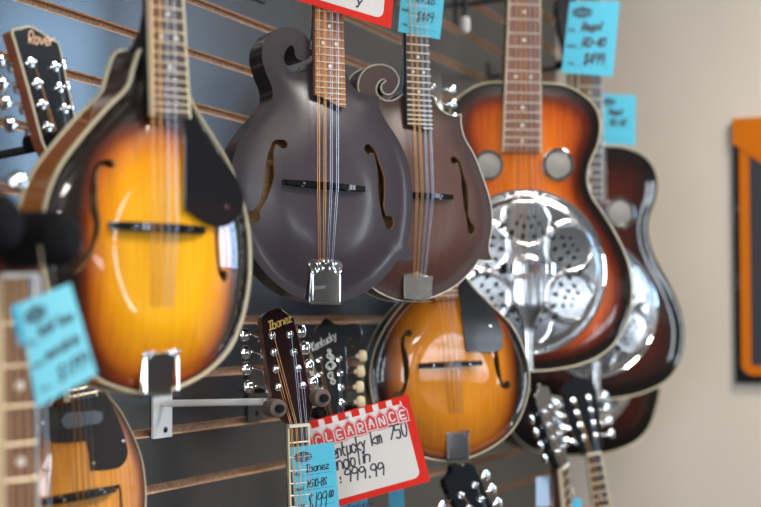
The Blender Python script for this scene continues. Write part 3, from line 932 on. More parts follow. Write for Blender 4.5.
# --- centre F-style, violet black
frC = frame(325, 187, 1.87, 27, top=(325, 30))
olC = [(347, 74), (351, 84), (358, 91), (368, 95), (379, 96, 1), (379, 106), (386, 121), (399, 141), (408, 163), (412, 188), (412, 212), (410, 232), (408, 246), (414, 260, 1), (405, 260), (397, 261, 1),
       (385, 277), (366, 292), (341, 302), (316, 302), (291, 294), (271, 279), (254, 258), (243, 235), (235, 210), (231, 186), (232, 163), (238, 145), (250, 127), (263, 112), (272, 99), (272, 88), (267, 75),
       (262, 58), (263, 45), (271, 33), (284, 27), (297, 29), (307, 37), (312, 47), (311, 55), (306, 60), (299, 60), (295, 55), (294, 48), (291, 45), (286, 50), (284, 60), (289, 69), (298, 73), (308, 69), (314, 60, 1), (318, 66, 1), (332, 66)]
fhC = [px_hole(frC, [(284, 144, 4), (277, 142, 2), (273, 150, 2), (271, 163, 3.6), (270, 176, 4.4), (267, 190, 3.4), (263, 203, 2), (259, 210, 2.4), (256, 216, 6)]),
       px_hole(frC, [(369, 149, 4.6), (375, 151, 2), (379, 163, 2.2), (382, 178, 3.8), (382, 194, 4), (383, 207, 2.2), (386, 217, 2.6), (391, 222, 6)])]
rC, _, hC, LC, _f = mandolin('matte violet-black scroll-body mandolin in sharp focus at the centre', frC, to_loop(frC, olC), holes=fhC, depth=.042, H=.012, top='matte_f', side='side_dark', binding=None,
         bridge_px=((284, 182), (366, 189)), tail_px=[(309.5, 261), (313, 259), (318, 259), (323, 256), (327, 254), (332, 256), (337, 259), (341, 262), (343, 266), (341, 271, 1), (340, 303.5, 1), (309, 302.5, 1), (311, 270, 1), (309, 266)],
         board_px=((315, 102), (346, 102), (315, 0), (343, 0)), board_cut=(.008, -.006, [(.35, .004), (.5, .001), (.75, -.005)]), board='rosewood', tuners=False, step=.004, hexp=(.1, .9), burst_pow=1)
# maker's script on the tail cover
tcs = MB(M['chrome_soft'])
p0 = frC.loc(313, 290, -.012)
write(tcs, 'Rover', .0062, .0007, lambda x, y: (p0[0] + x, -.0094, p0[1] + y + x * .12), xs=.9, jitter=0)
tcs.build('tailpiece_lettering', next(c for c in rC.children if c.name.startswith('tailpiece')))

# --- brown F-style behind it
frB = frame(420, 196, 2.17, 25, top=(418, 30))
olB = [(433, 96), (437, 105), (444, 112), (455, 116), (461, 114, 1), (461, 124), (464, 137), (474, 155), (484, 181), (491, 205), (492, 226), (489, 249), (491, 256), (494, 260, 1), (486, 261), (479, 260, 1),
       (473, 269), (455, 286), (430, 298), (404, 301), (386, 296), (370, 286), (352, 266), (343, 236), (340, 206), (346, 174), (358, 146), (368, 124), (368, 110), (360, 96),
       (358, 84), (362, 73), (371, 66), (384, 65), (394, 70), (399, 80), (396, 89), (391, 94), (385, 94), (381, 89), (382, 84), (386, 81), (384, 79), (379, 82), (376, 89), (379, 97), (387, 101), (396, 99), (404, 93, 1), (408, 96), (428, 96)]
fhB = [px_hole(frB, [(455, 160, 3.6), (460, 161, 1.6), (464, 174, 2), (466, 189, 3.8), (467, 205, 3), (468, 215, 1.8), (470, 222, 2.4), (473, 229, 4.6)]),
       px_hole(frB, [(390, 150, 3.6), (384, 151, 1.6), (379, 163, 2), (376, 178, 3.8), (373, 195, 3), (370, 205, 1.8), (367, 212, 2.4), (362, 217, 4.6)])]
mandolin('brown satin scroll-body mandolin with white binding and a blue tag under its strings', frB, to_loop(frB, olB), holes=fhB, depth=.042, H=.012, top='brown_f', side='side_dark', binding='ivory_white',
         bridge_px=((391, 194), (454, 197)), tail_px=[(404, 275, 1), (411, 273), (417, 271), (421, 274), (427, 276), (433, 276, 1), (432, 297, 1), (419, 301, 1), (404, 299, 1)], tail_mat='nickel',
         board_px=((407, 127), (433, 130), (406, 37), (429, 37)), board_cut=(.005, -.002, [(.5, .001)]), board='rosewood_dark', fretm='ivory_white', tuners=False, tailscroll=False, hexp=(.1, .9), bind_r=.0018)

# --- lower amber mandolin
frL = frame(451, 368, 2.38, 16, top=(445, 250))
olL = [(460, 272), (474, 288), (488, 302), (501, 314), (512, 326), (521, 343), (528, 364), (529, 386), (524, 408), (514, 428), (497, 444), (474, 456), (450, 461), (427, 458), (408, 450), (391, 437), (379, 418), (372, 396),
       (370, 374), (375, 349), (386, 326), (404, 303), (420, 288), (436, 272)]
fhL = [px_hole(frL, [(409, 333, 3.2), (405, 335, 1.4), (403, 345, 1.5), (405, 358, 2.8), (406, 372, 2.6), (405, 384, 1.6), (402, 392, 2), (397, 396, 4)]),
       px_hole(frL, [(490, 338, 3.2), (494, 339, 1.4), (496, 350, 1.5), (496, 362, 2.8), (498, 373, 2.2), (500, 380, 1.4), (503, 386, 2), (507, 385, 4)])]
mandolin('amber teardrop mandolin with black pickguard hanging low behind the clearance sign', frL, to_loop(frL, olL), holes=fhL, depth=.042, H=.014, top='burst_low', side='side_dark', binding='ivory',
         bridge_px=((419, 366), (483, 363)), tail_px=[(444, 430), (449, 428), (453, 424), (457.5, 421.5), (462, 424), (466, 428), (470, 430), (469, 438), (469, 459, 1), (447, 460, 1), (446, 438)],
         board_px=((436, 299), (461, 299), (424, 170), (441, 170)), pick_px=[(465, 281, 1), (478, 293), (488, 303), (501, 328), (503, 345), (499, 351), (466, 351.5, 1), (460, 300), (459, 284, 1)],
         board='rosewood', board_bind='ivory', hexp=(.1, .8), pick_y=-.019, burst_ell=(0, frL.loc(450, 374, -.01)[1], frL.loc(514, 374, -.01)[0], frL.loc(450, 288, -.01)[1] - frL.loc(450, 374, -.01)[1]))

# --- Rover-type mandolin at the left edge, behind the front one
frR = frame(85, 497, 1.60, 58, top=(70, 250))
olR = [(98, 380), (108, 396), (119, 410), (131, 432), (141, 458), (145, 485), (145, 512), (141, 540), (128, 566), (110, 584), (86, 594)]
rr_ = frR.locs(olR)
olRl = rr_ + [(-x, z) for x, z in reversed(rr_[1:-1])]
olRl = catmull([(-rr_[0][0] * .6, rr_[0][1] + .004)] + olRl[:len(olRl)], 5)
fhR = [px_hole(frR, [(112, 490, 3), (117, 486, 1.6), (119, 500, 2), (120, 515, 3), (121, 530, 2), (124, 540, 4)])]
hpR = [(12, 31), (20, 29), (28, 27), (36, 30), (44, 35), (51, 40), (57, 43), (59, 48), (62, 62), (66, 82), (71, 104), (76, 128), (80, 146), (80, 156), (76, 165, 1), (58, 163, 1), (50, 157), (43, 144), (38, 127), (31, 100), (23, 71), (15, 43)]
ppR = [(33, 62), (39.5, 83), (44.5, 104), (50, 126), (57.5, 66), (62, 87), (67, 108), (71, 129)]
bpR = [(4, 60), (6, 83), (10, 102), (15, 124), (58, 64), (62, 85), (66, 106), (71, 127)]
yR = -.014
LR = frR.loc(67, 164, yR)[1]
rR, _, hR, LhR, faceR = mandolin('orange mandolin with blue-black pickguard and pickup at the lower left, black bound headstock above', frR, olRl, holes=fhR, depth=.042, H=.012, top='burst_pale', side='side_brown', binding='ivory', L=LR,
         bridge_px=((44, 503), (116, 489)), board_px=((69, 400), (97, 398), (58, 160), (76, 160)), pick_px=None, head_px=hpR, posts_px=ppR, buttons_px=bpR,
         headkw=dict(binding=M['ivory'], face=M['black'], side=M['gloss_side'], tilt=8), board_bind='ivory', board='rosewood_dark')
pg = MB(M['black_pl'])
pl = catmull(frR.locs([(40, 408, 1), (68, 404, 1), (98, 391, 1), (106, 395), (118, 417), (126, 440), (128, 455), (123, 465), (114, 469), (91, 471, 1), (89, 450), (87, 441, 1), (60, 443), (48, 441), (42, 434), (40, 422)], -.013), 4)
pg.prism(pl, -.013, -.0108, .0005); pgo = pg.build('pickguard', rR, angle=25)
def slot(pts, y0, y1, m, nm, par):
    b = MB(m); b.prism(catmull(frR.locs(pts, y0), 5), y0, y1, .0004); return b.build(nm, par, angle=25)
slot([(47, 416), (54, 413.5), (80, 411), (100, 410), (105, 415), (104, 421), (98, 425), (70, 428), (52, 430), (46, 427), (44, 421)], -.0136, -.012, M['black'], 'pickup_slot', pgo)
slot([(66, 414), (84, 412), (99, 411.5), (103, 416), (101, 422), (86, 425.5), (66, 428), (62, 421)], -.0150, -.012, mat('grey pickup cover', (.10, .11, .12), .35), 'pickup_cover', pgo)
for p in ((42.5, 423), (124, 441), (94, 463)):
    x, z = frR.loc(*p, -.0135); b = MB(M['chrome']); b.lathe((x, -.013, z), (0, -1, 0), [(.0022, 0), (.0018, .0008)], 10); b.build('pickguard_screw', pgo)
# gold script on the black headstock
o0 = hR.loc(29, 43, -.0015)
lt = MB(M['peach'])
write(lt, 'Rover', .0125, .0013, lambda x, y: LhR @ Vector((o0[0] + x, -.00145, o0[1] + y)), xs=.82, slant=.3, jitter=0, rot=0.0)
lt.build('headstock_lettering', rR)

# --- mandolin hanging in the yoke in front of the sign (wine headstock)
def from_nut(nut, z, slope, yaw, pitch=0):
    n = .35 * F_PX / z
    return frame(nut[0] + slope * n, nut[1] + n, z, yaw, top=nut, pitch=pitch)
frI = from_nut((298.4, 427), 1.93, .045, 24)
LI = frI.loc(298, 427, -.014)[1]
hpI = [(262, 318), (267, 312), (273, 309.5), (277, 308), (282, 310), (289, 315), (293, 318), (295, 325), (299, 340), (304, 362), (309, 386), (312, 402), (311, 415), (308.5, 423, 1), (288, 423, 1), (281, 415), (274, 404), (270, 387), (266, 358), (262, 334)]
ppI = [(273.4, 335), (275, 352), (277, 369), (279.5, 387), (291, 334), (295, 352), (299.5, 368), (304, 385)]
bpI = [(249, 334), (250, 351.5), (251, 368), (254, 386), (297, 331), (301, 348), (305, 366), (309, 382)]
rI, _, hI, LhI, faceI = mandolin('mandolin with wine-dark headstock and gold script held by the taupe foam yoke', frI, tear_loop(), holes=fh_default(), top='burst', side='side_dark', L=LI,
         board_px=((290.8, 507), (313.0, 507), (288.6, 427), (308.6, 427)), board_end=.105, head_px=hpI, posts_px=ppI, buttons_px=bpI, board='rosewood_dark', step=.008,
         headkw=dict(face=M['ibz'], side=M['gloss_side'], tilt=6, th=.015), board_bind='ivory', neck_m='side_brown')
o0 = hI.loc(269.5, 330, -.0015); o1 = hI.loc(290, 322, -.0015); rt_ = math.atan2(o1[1] - o0[1], o1[0] - o0[0])
lt = MB(M['gold'])
write(lt, 'Ibanez', .0105, .0016, lambda x, y: LhI @ Vector((o0[0] + x, -.00145, o0[1] + y)), xs=.72, slant=.25, jitter=0, rot=rt_)
lt.build('headstock_lettering', rI)
tr = MB(M['black_pl']); q = [hI.loc(*p, -.002) for p in ((290, 400), (294, 398), (297, 402), (299, 420), (292, 420))]
tr.xf = LhI; tr.prism(q, -.002, 0, .0003); tr.build('truss_rod_cover', rI)

# --- black scroll headstock behind the clearance sign
frK = from_nut((336, 428), 2.18, .03, 12)
LK = frK.loc(336, 428, -.014)[1]
hpK = [(305, 343, 1), (312, 334), (320, 324), (326, 317.5, 1), (331, 321), (338, 325), (345, 325), (352, 323), (358, 325), (362, 332), (361, 340), (357, 345), (352, 345), (350, 341), (352, 337), (349, 335), (346, 340), (346, 352), (347, 372), (347, 392), (346, 412), (345, 424, 1),
       (327, 424, 1), (322, 410), (319, 392), (316, 370), (312, 352)]
ppK = [(320, 358.5), (320.5, 373), (322, 388), (324, 403), (340, 358), (341, 372.6), (342, 387), (343, 402)]
bpK = [(318, 358), (318, 373), (319, 388), (320, 403), (359, 356), (357, 371.5), (356, 387), (357, 402)]
rK, _, hK, LhK, faceK = mandolin('mandolin with glossy black scroll headstock and cream tuner buttons behind the clearance sign', frK, tear_loop(), holes=fh_default(), top='burst_low', side='side_dark', L=LK,
         board_px=((324, 520), (349, 520), (327, 428), (345.5, 428)), board_end=.105, head_px=hpK, posts_px=ppK, buttons_px=bpK, board='rosewood_dark', step=.008, headkw=dict(face=M['black'], tilt=8, button_mat=M['cream_button']))
o0 = hK.loc(313, 351, -.0015); o1 = hK.loc(339, 337, -.0015); rt_ = math.atan2(o1[1] - o0[1], o1[0] - o0[0])
lt = MB(M['silver_ink'])
write(lt, 'Kentucky', .0115, .0013, lambda x, y: LhK @ Vector((o0[0] + x, -.00145, o0[1] + y)), xs=.60, slant=.25, jitter=0, rot=rt_)
lt.build('headstock_lettering', rK)
orn = MB(M['silver_ink'])
oc = hK.loc(330.5, 367, -.0015)
def spiral(cx, cz, r, a0, turns, sg):
    return [LhK @ Vector((oc[0] + cx + math.cos(a0 + sg * 2 * PI * turns * k / 24) * r * (1 - .6 * k / 24), -.00145, oc[1] + cz + math.sin(a0 + sg * 2 * PI * turns * k / 24) * r * (1 - .6 * k / 24))) for k in range(25)]
for cx, cz, r, a0, t_, sg in ((0, .001, .008, 0, 1.1, 1), (.001, .001, .0075, PI, 1.0, -1), (-.001, .016, .005, -1, 1.1, 1), (.002, .013, .005, 2, .9, -1), (0, -.013, .0055, 1, 1.1, 1), (.002, -.022, .0045, 2, 1.1, -1), (-.001, .024, .003, -1, 1, 1)):
    orn.ribbon(spiral(cx, cz, r, a0, t_, sg), .0017, (0, -1, 0))
orn.build('pearl_headstock_inlay', rK)

# --- blurred headstocks low down at the back
for nut, z, sl, yw, lab in (((482, 522), 2.45, .36, 38, 'mandolin whose black headstock pokes up below the amber mandolin'),
                            ((556, 458), 2.66, .10, 62, 'mandolin with headstock turned side-on, half hidden left of the pale-bound fretboard at the bottom'),
                            ((591, 452), 2.86, .16, 12, 'mandolin with black headstock and pale fretboard under the front resonator guitar')):
    f_ = from_nut(nut, z, sl, yw)
    mandolin(lab, f_, tear_loop(), holes=fh_default(), top='burst_low', side='side_dark', step=.012, headkw=dict(face=M['head_blue']), neck_m='mahog', board='rosewood_dark', board_bind='ivory', dot_f=(5, 7))

# ------------------------------------------------------------------ resonator guitars
def half_loop(fr, pts):
    r = fr.locs(pts)
    r[0] = (0, r[0][1]); r[-1] = (0, r[-1][1])
    return catmull(r + [(-x, z) for x, z in reversed(r[1:-1])], 5)

def cover_holes():
    out = []
    for k in range(6):
        a = PI / 2 + k * PI / 3
        c = Vector((math.cos(a), math.sin(a))) * .122
        for rad, n, sz in ((.028, 3, .0036), (.043, 4, .0046), (.061, 6, .0056)):
            for j in range(n):
                th = a + PI + (j - (n - 1) / 2) * R(19 if n > 3 else 26)
                p = c + Vector((math.cos(th), math.sin(th))) * rad
                if p.length < .028 or p.length > .112: continue
                u = Vector((math.cos(th), math.sin(th))); v = Vector((-u.y, u.x))
                out.append([tuple(p + u * sz * 1.25), tuple(p + v * sz * .9), tuple(p - u * sz * 1.25), tuple(p - v * sz * .9)])
    return out

def disc_loop(r, n=72): return [(math.cos(2 * PI * i / n) * r, math.sin(2 * PI * i / n) * r) for i in range(n)]

def resonator(label, fr, loop, top, screens, board_px, centre=(0, 0), S=1.0, dots=(7, 9, 12, 15, 17, 19), board='rosewood_red', side='side_dark', detail=True, depth=.085):
    Rc = .1375 * S
    t = thing('resonator_guitar', label, 'guitar', fr.M, 'resonator guitars hanging on the slatwall')
    body_shell(t, loop, depth, .0022, [], M[top], M[side], M['ivory'], step=.008, inner=False, hexp=(0, .3), burst_pow=1, bind_r=.003)
    cx, cz = centre
    def hcov(P):
        q = P - np.array([cx, cz]); r = np.hypot(q[:, 0], q[:, 1])
        h = .003 * smooth((Rc - r) / .004) + .007 * smooth((Rc - .010 - r) / .010) + .0045 * np.clip(1 - (r / (Rc - .02)) ** 2, 0, 1)
        for k in range(6):
            a = PI / 2 + k * PI / 3
            c = np.array([math.cos(a), math.sin(a)]) * .088
            d = np.hypot(*(q - c).T)
            h = h + .0014 * np.exp(-((d - .043) / .0028) ** 2)
        h = h + .0035 * smooth((.030 - r) / .006)
        return h
    L_ = [(a + cx, b + cz) for a, b in disc_loop(Rc)]
    hl = [[(a + cx, b + cz) for a, b in h] for h in cover_holes()] if detail else []
    cv = plate('resonator_cover', t, L_, hl, hcov, M['chrome_cover'], M['chrome_soft'], step=.0042 if detail else .007, thick=.0015, y_base=-.0022)
    b = MB(mat('painted shade under cover', (.02, .02, .02), .6)) if 'cover_shade' not in M else MB(M['cover_shade'])  # dark disc stands in for the shade inside, below the cover holes
    M['cover_shade'] = b.mats[0]
    b.lathe((cx, -.0024, cz), (0, -1, 0), [(Rc * .96, 0), (Rc * .9, .0006), (.01, .0008)], 40); b.build('shade_disc', t)
    b = MB(M['chrome']); b.tube([(cx + math.cos(2 * PI * k / 64) * Rc, -.0035, cz + math.sin(2 * PI * k / 64) * Rc) for k in range(64)], .0026, 8, True); b.build('cover_rim', t)
    # palm rest: a bridge-shaped strip over the saddle
    b = MB(M['chrome']); w = .055; rg = []
    for i in range(17):
        u = -1 + 2 * i / 16; y = -.012 - .024 * (1 - abs(u) ** 4); hw = .0075 + .003 * abs(u) ** 3
        rg.append([(cx + u * w, y, cz + .005 + hw), (cx + u * w, y + .0015, cz + .005 + hw), (cx + u * w, y + .0015, cz + .005 - hw), (cx + u * w, y, cz + .005 - hw)])
    b.rings(rg); b.build('palm_rest', t, angle=30)
    b = MB(M['maple']); b.box((cx, -.018, cz), (.07, .012, .005)); b.build('saddle', t)
    # tailpiece
    zb = min(p[1] for p in loop)
    b = MB(M['chrome_cover'])
    rg = []
    for zz, hw_ in ((cz - .014, .030), (cz - .030, .032), (cz - .050, .031), (cz - .068, .025), (cz - .085, .015), (cz - .110, .009), (zb + .004, .008), (zb - .001, .008)):
        rg.append([(hw_ * math.cos(R(a)), -.0125 - (.009 if zz > cz - .07 else .004) * math.sin(R(a)) ** .7, zz) for a in range(0, 181, 12)] + [(-hw_, -.0105, zz), (hw_, -.0105, zz)])
    b.rings(rg)
    b.box((0, .010, zb - .001), (.03, .055, .0015)); b.build('tailpiece', t, angle=28)
    for sx, sy, r in screens:
        x, z = fr.loc(sx, sy, -.003); b = MB(M['chrome']); rr = r
        b.lathe((x, -.002, z), (0, -1, 0), [(rr, 0), (rr, .003), (rr * .95, .0045), (rr * .80, .0045), (rr * .76, .003), (rr * .76, .0015)], 36); so = b.build('screen_ring', t)
        b = MB(M['mesh_screen']); b.lathe((x, -.003, z), (0, -1, 0), [(rr * .77, 0), (rr * .75, .0018), (rr * .4, .003), (0, .0034)], 36); b.build('screen_mesh', so)
    yF = -.011; Ls = .635 * S
    l0 = fr.loc(*board_px[0], yF); r0 = fr.loc(*board_px[1], yF); lt = fr.loc(*board_px[2], yF); rt = fr.loc(*board_px[3], yF)
    zE = (l0[1] + r0[1]) / 2; zT = (lt[1] + rt[1]) / 2; k = (Ls - zE) / (zT - zE)
    xl1 = l0[0] + (lt[0] - l0[0]) * k; xr1 = r0[0] + (rt[0] - r0[0]) * k
    c_ = (xl1 + xr1) / 2; xl1, xr1 = c_ - .024, c_ + .024
    fretboard(t, (l0[0], r0[0], zE), (xl1, xr1, Ls), 0, Ls, -.0015, yF, M[board], M['ivory_white'], M['ivory'], 21, dots, dot_r=.0032)
    ztop = max(p[1] for p in loop)
    build_neck(t, r0[0] - l0[0], .048, ztop - .004, Ls, (l0[0] + r0[0]) / 2, c_, -.002, M['mahog'], heel_z=ztop - .004, depth=.024, body_depth=.07)
    build_head(t, fr, Vector((c_, yF + .001, Ls + .004)), outline=[(-.024, 0), (-.034, .02), (-.036, .05), (-.038, .16), (-.020, .178), (0, .172), (.020, .178), (.038, .16), (.036, .05), (.034, .02), (.024, 0)], tuners=False, posts=[(0, .05)])
    pts = []
    for i in range(6):
        f = i / 5 - .5
        pts.append([(f * .044, -.0222, cz - .016), (cx + f * .056, -.026, cz), (c_ + f * .036, yF - .0015, Ls)])
    strings(t, pts, [M['brass']] * 3 + [M['steel']] * 3, [.0006] * 6)
    return t

frG = frame(526, 272, 2.60, 10, top=(524, 40))
halfG = [(524, 83), (541, 83), (566, 86), (583, 95), (595, 107), (600, 122), (598, 143), (590, 162), (587, 178), (591, 195), (602, 212), (617, 237), (628, 263), (632, 291), (628, 318), (615, 343), (596, 358), (574, 366), (550, 370), (526, 371)]
resonator('front resonator guitar with orange-red sunburst top and large chrome cover', frG, half_loop(frG, halfG), 'burst_reso', [(488.5, 165, .0272), (558, 164.5, .0295)],
          ((503, 152), (540.5, 152), (509, 0), (540.5, 0)), S=1.05)
frH = frame(593, 309, 2.98, 15, top=(590, 60))
halfH = [(592, 145), (606, 146), (626, 148), (644, 156), (654, 168), (658, 184), (656, 200), (650, 218), (649, 235), (655, 256), (668, 280), (679, 304), (685, 330), (681, 360), (668, 380), (645, 392), (620, 398), (596, 400)]
resonator('second resonator guitar with nearly black top, half hidden behind the front one', frH, half_loop(frH, halfH), 'burst_dark', [(620, 213, .033), (564, 213, .033)],
          ((577, 203), (603, 203), (579, 60), (601, 60)), dots=(7, 9, 12, 15, 17), board='rosewood_dark', side='side_dark')
frJ = frame(582, 366, 3.20, 25, top=(580, 150))
halfJ = [(580, 220), (595, 221), (612, 224), (626, 232), (634, 246), (634, 262), (628, 280), (628, 295), (634, 312), (646, 332), (655, 355), (660, 382), (657, 405), (649, 428), (636, 442), (618, 450), (600, 454), (584, 455)]
resonator('third resonator guitar farthest back, only its reddish lower edge and chrome showing', frJ, half_loop(frJ, halfJ), 'burst_dark', [(606, 276, .032)],
          ((570, 265), (592, 265), (572, 150), (590, 150)), board='rosewood_dark', detail=False)

# ------------------------------------------------------------------ foreground guitar neck at the left edge
zg = 1.19
ng = .65 * F_PX / zg
frF = frame(14 + .026 * ng, 275 + ng, zg, 42, top=(14, 275))
tg = thing('acoustic_guitar', 'out-of-focus guitar neck with dotted brown fretboard at the left edge', 'guitar', frF.M)
yF = -.008
gl = half_loop  # body far below the frame
gb = [(0, .30), (.06, .30), (.12, .27), (.142, .22), (.135, .16), (.12, .11), (.13, .05), (.17, -.03), (.195, -.11), (.165, -.17), (.08, -.20), (0, -.20)]
gloop = catmull(gb + [(-x, z) for x, z in reversed(gb[1:-1])], 5)
body_shell(tg, gloop, .10, .0015, [], M['maple'], M['mahog'], M['ivory'], step=.015, inner=False)
la = frF.loc(4, 507, yF)[0]; ra = frF.loc(38, 507, yF)[0]; lb = frF.loc(1, 278, yF)[0]; rb = frF.loc(35, 278, yF)[0]
zA = frF.loc(20, 507, yF)[1]; zB = frF.loc(14, 278, yF)[1]
kk = (.20 - zA) / (zB - zA)
fretboard(tg, (la + (lb - la) * kk, ra + (rb - ra) * kk, .20), (lb, rb, zB), 0, zB, -.001, yF, mat('grey brown rosewood', (.12, .065, .048), .5, noise=((400, 400, 25), .4)), M['fret_wire'], M['ivory'], 20, (3, 5, 7, 9, 12), dot_r=.004)
build_neck(tg, .05, rb - lb, .295, zB, (la + (lb - la) * kk + ra + (rb - ra) * kk) / 2, (lb + rb) / 2, -.001, M['maple'], heel_z=.295, depth=.022, body_depth=.08)
gx = (lb + rb) / 2
build_head(tg, frF, Vector((gx, yF + .002, zB + .004)), outline=[(x - .55 * z, z) for x, z in [(-.022, 0), (-.034, .022), (-.036, .05), (-.036, .15), (-.024, .172), (0, .166), (.024, .172), (.036, .15), (.036, .05), (.034, .022), (.022, 0)]],
           posts=[(x - .55 * z, z) for x, z in [(-.022, .04), (-.022, .08), (-.022, .12), (.022, .04), (.022, .08), (.022, .12)]], face=M['mahog'], side=M['mahog'], tilt=12)
cg = [(gx + (i / 5 - .5) * .036) for i in range(6)]
strings(tg, [[((i / 5 - .5) * .056, -.012, 0), (cg[i], yF - .002, zB + .002)] for i in range(6)], [M['brass']] * 4 + [M['steel']] * 2, [.0006] * 6)
mb = MB(M['rosewood_dark']); mb.box((0, -.006, 0), (.16, .009, .03)); mb.build('bridge', tg, smooth=False)

# ------------------------------------------------------------------ hangers
GH = 'instrument hangers on the slatwall'
def hang(fr, L, label, x=0.0, **kw):
    return arm_to_wall('instrument_hanger', fr.M @ Vector((x, .016, L + .022)), label, GH, prong_dir=normal_of(fr), **kw)
cI = [at(278.7, 408.5, 1.895), at(323.0, 398.0, 1.925)]
nI = (cI[1] - cI[0]).cross(Vector((0, 0, 1))).normalized()
if nI.y > 0: nI = -nI
arm_to_wall('instrument_hanger', (cI[0] + cI[1]) / 2 - nI * .037, 'white hanger arm and plate with taupe foam yoke holding the wine headstock', GH, matl='arm_white', prong_dir=nI, foam='foam_brown', cups=cI, cup_r=.0118, spread=(cI[1] - cI[0]).length / 2, prong=.028, plate_h=.076, drop=.006)
hang(frA, .35, 'hanger above the frame holding the front sunburst mandolin')
hang(frC, .35, 'hanger above the frame holding the violet-black mandolin')
hang(frB, .35, 'hanger above the frame holding the brown scroll mandolin')
hang(frL, .36, 'hanger hidden behind the brown mandolin, holding the amber one', x=frL.loc(430, 150)[0])
hang(frR, LR, 'hanger behind the black bound headstock at the left', x=.002)
hang(frK, LK, 'black hanger with metal plate just behind the left tuners of the wine headstock', drop=-.03)
hang(frG, .667, 'hanger above the frame holding the front resonator guitar', spread=.036)
hang(frH, .635, 'hanger above the frame holding the second resonator guitar', spread=.036)
hang(frJ, .635, 'hanger holding the farthest resonator guitar', spread=.036)
cF = [at(14, 222, 1.10), at(74, 238, 1.17)]
nF = (cF[1] - cF[0]).cross(Vector((0, 0, 1))).normalized()
if nF.y > 0: nF = -nF
arm_to_wall('instrument_hanger', (cF[0] + cF[1]) / 2 - nF * .06, 'blurred hanger with thick black foam prongs at the left edge', GH, prong_dir=nF, cups=cF, cup_r=.0225, spread=(cF[1] - cF[0]).length / 2, prong=.06, tip=False)

# ------------------------------------------------------------------ cards and signs
class Card:
    """flat card given by four corners (local x,z) of a frame: TL TR BR BL"""
    def __init__(s, fr, c, y=0.0, bend=0.0):
        s.fr = fr; s.c = [Vector(p) for p in c]; s.y = y; s.bend = bend
        s.W = (s.c[2] - s.c[3]).length; s.H = (s.c[0] - s.c[3]).length
    def P(s, X, Y, off=0.0):
        u, v = X / s.W, Y / s.H
        a = s.c[3].lerp(s.c[2], u); b = s.c[0].lerp(s.c[1], u); p = a.lerp(b, v)
        return Vector((p.x, s.y + s.bend * 4 * (u - .5) ** 2 - off, p.y))
def card(name, label, cat, cd, matl, th=.0005, group=None, hole=True):
    m = MB(matl); n = 10; vs = []; fs = []
    for sd, off in ((0, 0), (1, -th)):
        for j in range(n + 1):
            for i in range(n + 1): vs.append(cd.P(cd.W * i / n, cd.H * j / n, off))
    K = (n + 1) ** 2
    for j in range(n):
        for i in range(n):
            a = j * (n + 1) + i
            fs.append((a, a + 1, a + n + 2, a + n + 1)); fs.append((K + a, K + a + n + 1, K + a + n + 2, K + a + 1))
    ed = [i for i in range(n + 1)] + [(j) * (n + 1) + n for j in range(1, n + 1)] + [n * (n + 1) + i for i in range(n - 1, -1, -1)] + [j * (n + 1) for j in range(n - 1, 0, -1)]
    for i in range(len(ed)):
        a, b = ed[i], ed[(i + 1) % len(ed)]; fs.append((a, K + a, K + b, b))
    m.add(vs, fs)
    o = m.build(name, None, angle=30)
    o.matrix_world = cd.fr.M; o['label'] = label; o['category'] = cat
    if group: o['group'] = group
    return o

def badge(mb, cd, X, Y, w, h):
    f = lambda x, y: cd.P(X + x * w, Y + y * h, .0004)
    mb.ribbon([f(math.cos(k / 16 * 2 * PI) * .34, math.sin(k / 16 * 2 * PI) * .45) for k in range(17)], h * .09, (0, -1, 0))
    for yy in (.28, .12, -.10, -.28):
        k = .5 - abs(yy) * .45
        mb.ribbon([f(-k, yy), f(-k * .5, yy + .05), f(0, yy - .03), f(k * .5, yy + .05), f(k, yy)], h * .13, (0, -1, 0))
    mb.ribbon([f(0, .5), f(-.12, .35), f(.12, .35), f(0, .5)], h * .1, (0, -1, 0))

TG = 'blue price tags'
def price_tag(label, cd, matl, lines, big=1.0):
    o = card('price_tag', label, 'price tag', cd, matl, group=TG)
    W, H = cd.W, cd.H
    pr_ = MB(M['ink_print']); badge(pr_, cd, W * .27, H * .84, W * .42, H * .16)
    fn = lambda x, y: cd.P(x, y, .0005)
    for i, (lb, yy) in enumerate((('Mfg', .58), ('Model', .36), ('Price', .12))):
        write(pr_, lb, H * .045, W * .012, fn, W * .05, H * yy, jitter=0, xs=.8, slant=0)
        pr_.ribbon([fn(W * .24, H * (yy - .01)), fn(W * .9, H * (yy - .01))], W * .006, (0, -1, 0))
    pr_.build('printed_form', o, smooth=False)
    ink = MB(M['ink'])
    for tx, sz, X, Y, xs in lines:
        write(ink, tx, H * sz, W * .022 * big, fn, W * X, H * Y, xs=xs, slant=.2, rot=.04)
    ink.build('handwriting', o, smooth=False)
    return o
def px_card(px, z, yaw, pitch=0, bend=0.0):
    """px corners TL TR BR BL"""
    f = frame(px[3][0], px[3][1], z, yaw, pitch=pitch)
    return Card(f, f.locs(px), 0, bend)

def tie(o, a, b, matl='ivory', r=.0003):
    """thin tie string from card point a to world point b"""
    inv = o.matrix_world.inverted(); b = inv @ b
    m = MB(M[matl]); mid = (a + b) / 2 + Vector((.001, 0, -.004)); m.tube([a, mid, b], r, 5); m.build('tag_string', o)

